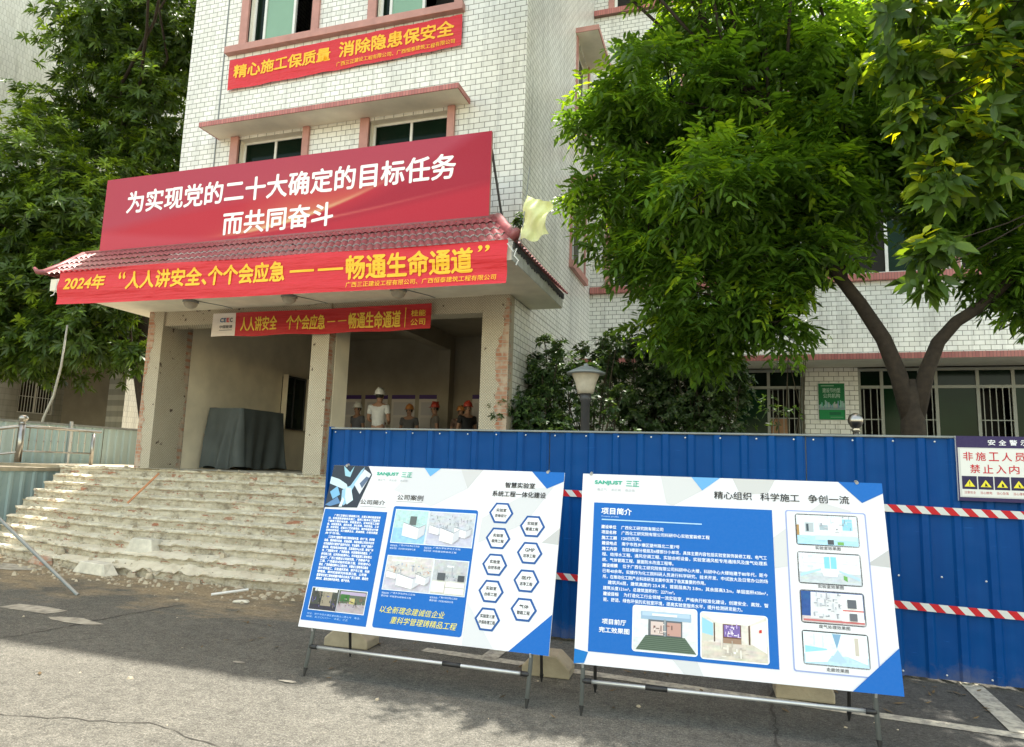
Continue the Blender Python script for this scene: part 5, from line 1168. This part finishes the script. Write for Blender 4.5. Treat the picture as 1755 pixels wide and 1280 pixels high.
def person(label, x, y, h, face, shirt, helmet, trousers, arms='down', lean=0, look=0, vest=None):
    t = thing('person', label, 'person', (x, y, ZP), 'people standing in the hall', face)
    k = h / 1.74
    V = []; E_ = []; Rd = []
    def add(p, r, par=None):
        V.append(tuple(c * k for c in p)); Rd.append(tuple(c * k for c in r) if isinstance(r, tuple) else r * k)
        if par is not None: E_.append((par, len(V) - 1))
        return len(V) - 1
    # body faces -Y; figure space in metres
    pel = add((0, 0, .93), (.15, .11)); wai = add((0, -.0, 1.1), (.135, .1), pel); che = add((0, -.01, 1.3), (.155, .11), wai); shl = add((0, 0, 1.43), (.1, .085), che)
    nk = add((0, -.01, 1.5), .052, shl); hd0 = add((0, -.025, 1.57), (.068, .078), nk); hd1 = add((0, -.02, 1.655), (.074, .09), hd0); add((0, -.015, 1.715), (.05, .06), hd1)
    hands = []
    for s in (-1, 1):
        hp = add((s * .09, 0, .86), .085, pel); kn = add((s * .1, -.01, .48), .056, hp); an = add((s * .105, .02, .09), .036, kn); add((s * .115, -.13, .035), (.04, .028), an)
        sh = add((s * .185, 0, 1.41), .058, shl)
        if arms == 'front': el = add((s * .25, -.0, 1.13), .042, sh); wr = add((s * .13, -.24, 1.08), .03, el); dx, dy, dz = -s * .045, -.07, .0
        else: el = add((s * .25, .02, 1.13), .042, sh); wr = add((s * .245, -.06, .88), .03, el); dx, dy, dz = 0, -.03, -.075
        pm = add((V[wr][0] / k + dx, V[wr][1] / k + dy, V[wr][2] / k + dz), (.036, .02), wr); hands.append((s, pm, (dx, dy, dz)))
    for s, pm, (dx, dy, dz) in hands:
        p = Vector(V[pm]) / k; d = Vector((dx, dy, dz)).normalized(); sd = d.cross(Vector((s, .3, .2))).normalized()
        for q, ln in zip((-.024, -.008, .008, .024), (.07, .08, .075, .058)):
            a = add(p + sd * q + d * .035, .0095, pm); b = add(p + sd * q + d * (.035 + ln * .5) + Vector((0, -.008, 0)), .0085, a); add(p + sd * q * .9 + d * (.03 + ln * .85) + Vector((0, -.024, 0)), .0075, b)
        a = add(p - sd * .038 + d * .005, .0105, pm); add(p - sd * .05 + d * .04 + Vector((0, -.012, 0)), .0085, a)
    link(skin_mesh(V, E_, Rd, 'body'), 'body', SKINM, t, False, True)
    def garment(idx, name, m, grow, trim=()):
        ids = list(idx); mp = {j: i for i, j in enumerate(ids)}
        vv = [V[j] for j in ids]; rr = [tuple(c + grow for c in (Rd[j] if isinstance(Rd[j], tuple) else (Rd[j], Rd[j]))) for j in ids]
        for j, q in trim: a, b = q; vv[mp[j]] = tuple(V[a][i] + (V[b][i] - V[a][i]) * .62 for i in range(3))
        ee = [(mp[a], mp[b]) for a, b in E_ if a in mp and b in mp]
        link(skin_mesh(vv, ee, rr, name), name, m, t, False, True)
    L0 = [i for i in range(8, len(V))]
    lsh, lel = 12, 13; rsh, rel = 20, 21
    # index layout: 8 hip 9 knee 10 ankle 11 toe 12 shoulder 13 elbow 14 wrist 15 palm / 16.. mirrored
    garment([0, 1, 2, 3, 12, 13, 20, 21], 'shirt', shirt, .022 * k, [(13, (12, 13)), (21, (20, 21))])
    garment([0, 8, 9, 10, 16, 17, 18], 'trousers', trousers, .018 * k)
    # face, hair, helmet
    mb = MB(); c = (0, -.02, 1.64)
    for s in (-1, 1): mb.lathe([(.001, -.01), (.01, -.005), (.01, .005), (.001, .01)], s * .03, -.098, 6); mb.v[-24:] = [(p[0], p[1], p[2] + 1.635) for p in mb.v[-24:]]
    mb.box(-.025, .025, -.1, -.09, 1.568, 1.578)
    mb.v = [tuple(q * k for q in p) for p in mb.v]; fc = mb.build('face', HAIR, t, world=False)
    mb = MB(); mb.prism([(-.098, 1.64), (-.124, 1.6), (-.095, 1.595)], -.012, .012, 'x')
    for s in (-1, 1): mb.box(s * .077 - .008, s * .077 + .008, -.03, .005, 1.6, 1.66)
    mb.v = [tuple(q * k for q in p) for p in mb.v]; mb.build('nose_and_ears', SKINM, fc, world=False)
    mb = MB(); mb.lathe([(.084, 1.6), (.088, 1.65), (.082, 1.69), (.03, 1.73), (.002, 1.735)], 0, 0, 14); mb.v = [(p[0] * k, (max(p[1], -.045) - .008) * k, p[2] * k) for p in mb.v]; mb.build('hair', HAIR, t, world=False, smooth=True)
    if helmet:
        mb = MB(); mb.lathe([(.108, 1.675), (.112, 1.685), (.11, 1.72), (.1, 1.76), (.075, 1.795), (.04, 1.815), (.002, 1.82)], 0, -.01, 20)
        mb.lathe([(.105, 1.672), (.135, 1.67), (.135, 1.676), (.108, 1.684)], 0, -.01, 20); n = len(mb.v)
        mb.v[n - 80:] = [(p[0], p[1] * (1.18 if p[1] < 0 else .9), p[2]) for p in mb.v[n - 80:]]
        mb.box(-.012, .012, -.09, .08, 1.79, 1.826); mb.v = [tuple(q * k for q in p) for p in mb.v]; mb.build('hard_hat', helmet, t, world=False, smooth=True)
    return t
def cl(n, c, r=.8): return simple(n, c, r, .12, 7)
HW_, HR_, HO_ = cl('white_hard_hat', (.75, .75, .73), .35), cl('red_hard_hat', (.45, .05, .03), .35), cl('orange_hard_hat', (.5, .2, .05), .35)
DT = cl('dark_trousers', (.03, .03, .04))
person('person seen from behind in a white short sleeved shirt and white hard hat', -7.12, 12.8, 1.72, math.pi, cl('white_shirt', (.7, .7, .69)), HW_, DT, 'front')
person('person in a grey top and white cap at the left of the hall group', -8.45, 14.2, 1.56, -.4, cl('grey_top', (.13, .13, .15)), HW_, DT)
person('person in a grey shirt and pale orange hat in the middle of the group', -7.15, 14.3, 1.53, .1, cl('work_shirt', (.12, .12, .125)), HO_, DT)
person('person in a pale checked top and red hard hat turned towards the others', -6.5, 14.3, 1.58, -1.0, cl('pale_top', (.17, .15, .13)), HR_, DT)
person('person in an orange hard hat half hidden behind the one in black', -5.95, 14.5, 1.52, .3, cl('brown_top', (.16, .1, .08)), HO_, DT)
person('person in a black top and red hard hat at the right of the hall group', -5.55, 13.9, 1.56, .9, cl('black_top', (.015, .015, .017)), HR_, DT)

# ---------------------------------------------------------------- trees and shrubs
def tree(name, label, base, group=None): return thing(name, label, 'tree', base, group)
TL1 = tree('mango_tree', 'tall dark mango tree rising above the slogan board at the far left', (-15.9, 15.6, 0), 'mango trees on the left')
mb = MB(); st = [(-17.6, 15.4, 6), (-17.2, 15.2, 9), (-18, 15.4, 11)]
mb.tube([(-15.9, 15.6, -.1), (-15.9, 15.6, 2), (-16.4, 15.5, 5), (-17.6, 15.3, 9), (-17.8, 15.2, 13)], [.3, .26, .22, .17, .09], 12)
LB1 = [(-17.9, 15, 14.1, 2.6), (-16.3, 15, 12.08, 2.1), (-19.7, 15, 12.0, 1.8), (-17.62, 15.3, 15.9, 2.7), (-19.9, 15.4, 15.0, 1.3), (-16.1, 15.2, 10.5, 1.3), (-18.2, 16, 10.6, 2.2), (-17, 15.6, 18, 2.2), (-15.4, 15.4, 14.2, 1.5), (-12.5, 11.6, 14.7, 1.2), (-11.6, 10.9, 15.3, 1.0), (-14, 13.4, 15.5, 1.3)]  # lobes reaching out towards the porch are unseen, added to shade the steps
twigs(mb, st, LB1, .06, 3); mb.build('trunk', M['bark'], TL1, smooth=True)
whorl_crown('crown', LB1, 8, 14, .27, .07, M['leaf_mango'], TL1, 11, .3)
TL2 = tree('mango_tree', 'bushy mango tree with bright tips hanging beside the porch canopy on the left', (-14.45, 14.1, 0), 'mango trees on the left')
mb = MB(); mb.tube([(-14.45, 14.1, -.1), (-14.45, 14.1, 2), (-14.9, 13.9, 4), (-16.6, 13.3, 6.2)], [.26, .22, .19, .12], 12)
LB2 = [(-18.36, 13, 9.22, 2.2), (-16.5, 13, 7.95, 1.9), (-17.9, 13, 7.0, 2.1), (-15.8, 13.1, 6.1, 1.6), (-17.9, 12.9, 5.2, 1.6), (-15.7, 13, 4.75, 1.25), (-14.6, 13.1, 5.65, 1.0), (-20.2, 13, 7.6, 2.3), (-14.1, 13, 4.1, .5), (-17.1, 12.8, 4.2, .9), (-20, 13, 5, 1.7), (-18.4, 12.6, 4.5, 1.1), (-16.4, 12.8, 4.6, .9), (-19.6, 12.8, 6.4, 1.6)]
twigs(mb, [(-14.9, 13.9, 4), (-16.6, 13.3, 6.2)], LB2, .05, 4); mb.build('trunk', M['bark'], TL2, smooth=True)
whorl_crown('crown', LB2, 10, 14, .25, .065, M['leaf_mango'], TL2, 12, .4)
TL3 = tree('mango_tree', 'dark low mango tree close to the pale block on the left, added to darken its wall', (-18.1, 17.8, 0), 'mango trees on the left')
mb = MB(); mb.tube([(-18.1, 17.8, -.1), (-18.1, 17.8, 2), (-18.8, 17.7, 5)], [.24, .2, .14], 12)  # added tree: its crown keeps sky light off the block's wall
LB4 = [(-19.6, 17.4, 6.4, 2.0), (-18.2, 16.6, 5.2, 1.4), (-20.2, 16.2, 5.6, 1.5), (-18.6, 18.6, 7.2, 1.9), (-20.4, 18.6, 7.6, 1.8), (-17.2, 17.8, 8.6, 1.8), (-19.4, 15.4, 4.6, 1.1), (-16.8, 16.4, 6.9, 1.2)]
twigs(mb, [(-18.5, 17.7, 4)], LB4, .05, 9); mb.build('trunk', M['bark'], TL3, smooth=True)
whorl_crown('crown', LB4, 9, 13, .25, .065, M['leaf_mango'], TL3, 14, .06)
SP = tree('sapling_stem', 'thin pale bent sapling stem rising above the pale blue fence', (-15.2, 11.6, 0))
mb = MB(); mb.tube([(-15.3, 11.6, 0), (-15.25, 11.6, 1.6), (-15.1, 11.62, 2.4), (-14.92, 11.65, 2.9), (-14.86, 11.7, 3.6), (-14.95, 11.8, 4.6)], [.04, .035, .03, .028, .025, .02], 8); mb.build('trunk', M['palebark'], SP, smooth=True)

TR = tree('forked_tree', 'forked dark trunked tree with a wide feathery crown behind the hoarding', (2.0, 9.2, 0))
mb = MB()
mb.tube([(2.02, 9.2, -.05), (2.03, 9.2, .8), (2.02, 9.2, 1.7), (2.03, 9.2, 2.3), (2.03, 9.2, 2.6), (2.03, 9.2, 2.8)], [.21, .17, .145, .13, .1, .05], 14)
mb.tube([(2.03, 9.2, 2.2), (1.9, 9.2, 2.85), (1.75, 9.18, 3.3), (1.5, 9.15, 3.75), (1.2, 9.1, 4.2), (1.0, 9.05, 4.65), (.75, 9, 5.2), (.5, 9, 6)], [.105, .098, .09, .08, .07, .06, .05, .038], 10)
mb.tube([(1.32, 9.12, 4.0), (1.3, 9.2, 4.5), (1.28, 9.25, 5.2), (1.4, 9.3, 6.2)], [.06, .055, .05, .035], 8)
mb.tube([(1.2, 9.1, 4.2), (.7, 9.0, 4.45), (.1, 8.9, 4.6), (-.6, 8.8, 4.7)], [.055, .045, .035, .02], 8)
mb.tube([(2.03, 9.2, 2.2), (2.2, 9.2, 2.9), (2.34, 9.22, 3.25), (2.55, 9.25, 3.5), (2.82, 9.28, 3.68), (3.1, 9.3, 3.95), (3.5, 9.4, 4.6), (3.9, 9.5, 5.6)], [.1, .088, .078, .072, .068, .06, .05, .035], 10)
LR = [(-.77, 9, 6.69, 1.1), (-1.4, 9, 5.42, .75), (-1.0, 9, 4.6, .72), (-.45, 9, 3.95, .6), (.59, 9.2, 6.83, 1.2), (.27, 8.9, 5.3, .95), (.5, 9, 4.3, .55), (1.19, 9.2, 5.95, .75), (1.58, 9.5, 7.4, .95), (-1.55, 9, 6.5, .55), (-.07, 9, 7.87, 1.05), (-.3, 8.2, 5.0, .7), (.3, 9.8, 6.2, 1.0), (-.9, 9.9, 5.5, .9),
      (3.3, 9.5, 4.3, .6), (3.05, 9.6, 5.25, .75), (2.5, 9.8, 6.7, .95), (4.4, 9.5, 5.4, 1.1), (3.9, 9.3, 4.1, .5), (2.1, 10, 6.1, .7), (1.9, 10, 7.0, .8), (2.9, 10, 5.95, .6), (1.5, 9.7, 5.4, .5), (3.6, 9.6, 4.0, .55), (4.3, 9.3, 4.6, .7), (3.3, 9.9, 7.4, 1.0), (-2.5, 7.5, 9.6, .7), (-1.5, 7.5, 9.7, .75), (-.4, 7.45, 9.6, .75), (.6, 7.45, 9.5, .72), (-2, 7.55, 10.2, .7), (-.9, 7.5, 10.2, .75), (.15, 7.5, 10.1, .7), (-2.6, 8.4, 9.7, .7), (-1.6, 8.5, 9.9, .75), (-.5, 8.4, 9.7, .75), (.5, 8.4, 9.7, .7), (-1.1, 8.4, 10.4, .7), (-.1, 8.4, 10.3, .65), (.89, 9.1, 4.5, .5), (.34, 9.1, 3.85, .42), (1.05, 9.1, 5.2, .58), (.6, 9.1, 3.55, .28), (1.55, 10, 6.39, .69), (2.14, 10, 6.57, .75), (2.39, 10, 5.75, .42), (1.5, 10, 5.6, .42), (2.84, 10, 5.16, .5), (3.26, 10, 5.6, .6), (1.95, 10, 7.29, .72), (-.3, 9.7, 3.5, .5), (-.75, 9.9, 3.7, .45), (.1, 9.6, 3.75, .35)]  # highest lobes are unseen, added to shade the ground before the hoarding
st = [(1.0, 9.05, 4.65), (.5, 9, 6), (1.4, 9.3, 6.2), (-.6, 8.8, 4.7), (3.1, 9.3, 3.95), (3.9, 9.5, 5.6), (.1, 8.9, 4.6)]
twigs(mb, st, LR, .03, 6); mb.build('trunk', M['bark'], TR, smooth=True)
pinnate_crown('crown', LR, 13, 4, 4, .3, .145, .05, M['leaf_pinnate'], TR, 21, .42)
TB = tree('broadleaf_tree', 'broad leaved tree with glowing yellow green shoots reaching in at the right edge', (4.6, 7.6, 0))
mb = MB(); mb.tube([(4.6, 7.6, -.05), (4.55, 7.6, 1.5), (4.4, 7.5, 3.2), (4.1, 7.4, 4.6), (3.7, 7.3, 5.8), (3.4, 7.2, 7)], [.18, .15, .12, .09, .07, .04], 10)
LB3 = [(1.75, 7.2, 5.75, .5), (2.3, 7.2, 5.5, .65), (2.1, 7.2, 4.9, .45), (1.7, 7.2, 5.2, .33), (2.6, 7.2, 6.1, .7), (1.76, 7.2, 6.35, .4), (1.88, 7.2, 4.45, .34), (1.8, 7.2, 3.8, .28), (1.72, 7.2, 3.5, .2), (2.4, 7.3, 4.75, .5), (3.2, 7.3, 5.4, .8), (3.3, 7.2, 7, 1.0), (2.4, 6.6, 7.6, .8), (2.6, 7.3, 7.7, .5), (1.6, 6.5, 7.9, .7), (4.4, 7.4, 6.3, 1.1), (3.9, 6.4, 7.6, 1.0)]  # upper forward lobes are unseen, added to cast shade on the ground
twigs(mb, [(4.4, 7.5, 3.2), (4.1, 7.4, 4.6), (3.7, 7.3, 5.8)], LB3, .011, 6); mb.build('trunk', M['bark'], TB, smooth=True)
whorl_crown('crown', LB3, 11, 9, .2, .085, M['leaf_broad'], TB, 31, .34, 1.0, .3)
def shrub(label, lobes, seed, dens=40, L=.08, Wd=.036, per=9, young=.12, per_=0):
    c = lobes[0]; t = thing('shrub', label, 'shrub', (c[0], c[1], 0), 'shrubs behind the hoarding')
    rr = random.Random(seed); lobes = lobes + ([] if dens < 20 else [(l[0] + rr.uniform(-.35, .35), l[1] + rr.uniform(-.3, .3), l[2] + l[3] * rr.uniform(.7, 1.25), rr.uniform(.14, .26)) for l in lobes for _ in range(3)])
    mb = MB()
    for l in lobes: mb.tube(wobble((c[0], c[1], 0), (l[0], l[1], l[2]), 4, .06, seed + l[0]), [.018, .016, .013, .01, .006], 6)
    twigs(mb, [(c[0], c[1], .6)], lobes, .012, seed, 5); mb.build('stem', M['twig'], t)
    whorl_crown('foliage', lobes, dens, per, L, Wd, M['leaf_shrub'], t, seed, young, 1., .25)
shrub('light green shrub pressed against the right porch pier', [(-2.9, 10.1, 2.1, .6), (-3.0, 10.4, 2.5, .55), (-2.85, 10.5, 3.0, .4), (-2.75, 10.2, 1.9, .6), (-3.0, 9.9, 2.2, .3), (-2.8, 9.7, 1.6, .5)], 41, young=.25)
shrub('sparse tall shrub with pale leaves against the side wall left of the garden lamp', [(-2.3, 10.8, 2.75, .6), (-2.6, 10.8, 3.2, .42), (-2.1, 10.9, 3.3, .45), (-1.9, 10.6, 2.0, .7)], 42, 24)
shrub('dense dark shrub right behind the garden lamp', [(-1.75, 12, 2.85, .65), (-1.4, 11.7, 2.5, .7), (-1.0, 11.9, 2.2, .7), (-1.2, 12.3, 3.3, .5), (-1.1, 12, 2.95, .6), (-1.5, 12, 2.0, .9), (-2.0, 12, 3.4, .4)], 43)
shrub('dark overgrown shrub between the garden lamp and the barred window', [(-.4, 12, 2.8, .6), (-.3, 11.7, 2.3, .7), (-.7, 11.8, 2.7, .6), (-.05, 12.1, 2.9, .45), (-.5, 12.2, 3.4, .5), (-.2, 12, 3.3, .5), (-.5, 12, 1.9, .8), (-.85, 12.2, 3.5, .4)], 44, 40, young=.04)
shrub('thin twiggy sapling with few leaves before the green poster', [(.75, 10.4, 3.3, .3), (1.0, 10.4, 3.6, .28), (.6, 10.4, 2.5, .3)], 45, 12, .09, .03, 5)
wd = thing('weed', 'small green weed sprouting at the corner of the porch roof', 'weed', (-2.72, 8.6, 4.7))
whorl_crown('foliage', [(-2.78, 8.62, 4.98, .12), (-2.7, 8.55, 4.9, .1)], 130, 8, .07, .03, M['leaf_shrub'], wd, 47, .3)
mb = MB(); mb.tube([(-2.8, 8.62, 4.7), (-2.76, 8.6, 5.0)], .006, 5); mb.build('stem', M['twig'], wd)

bpy.data.objects.remove(_fo); bpy.data.objects.remove(_tmp)
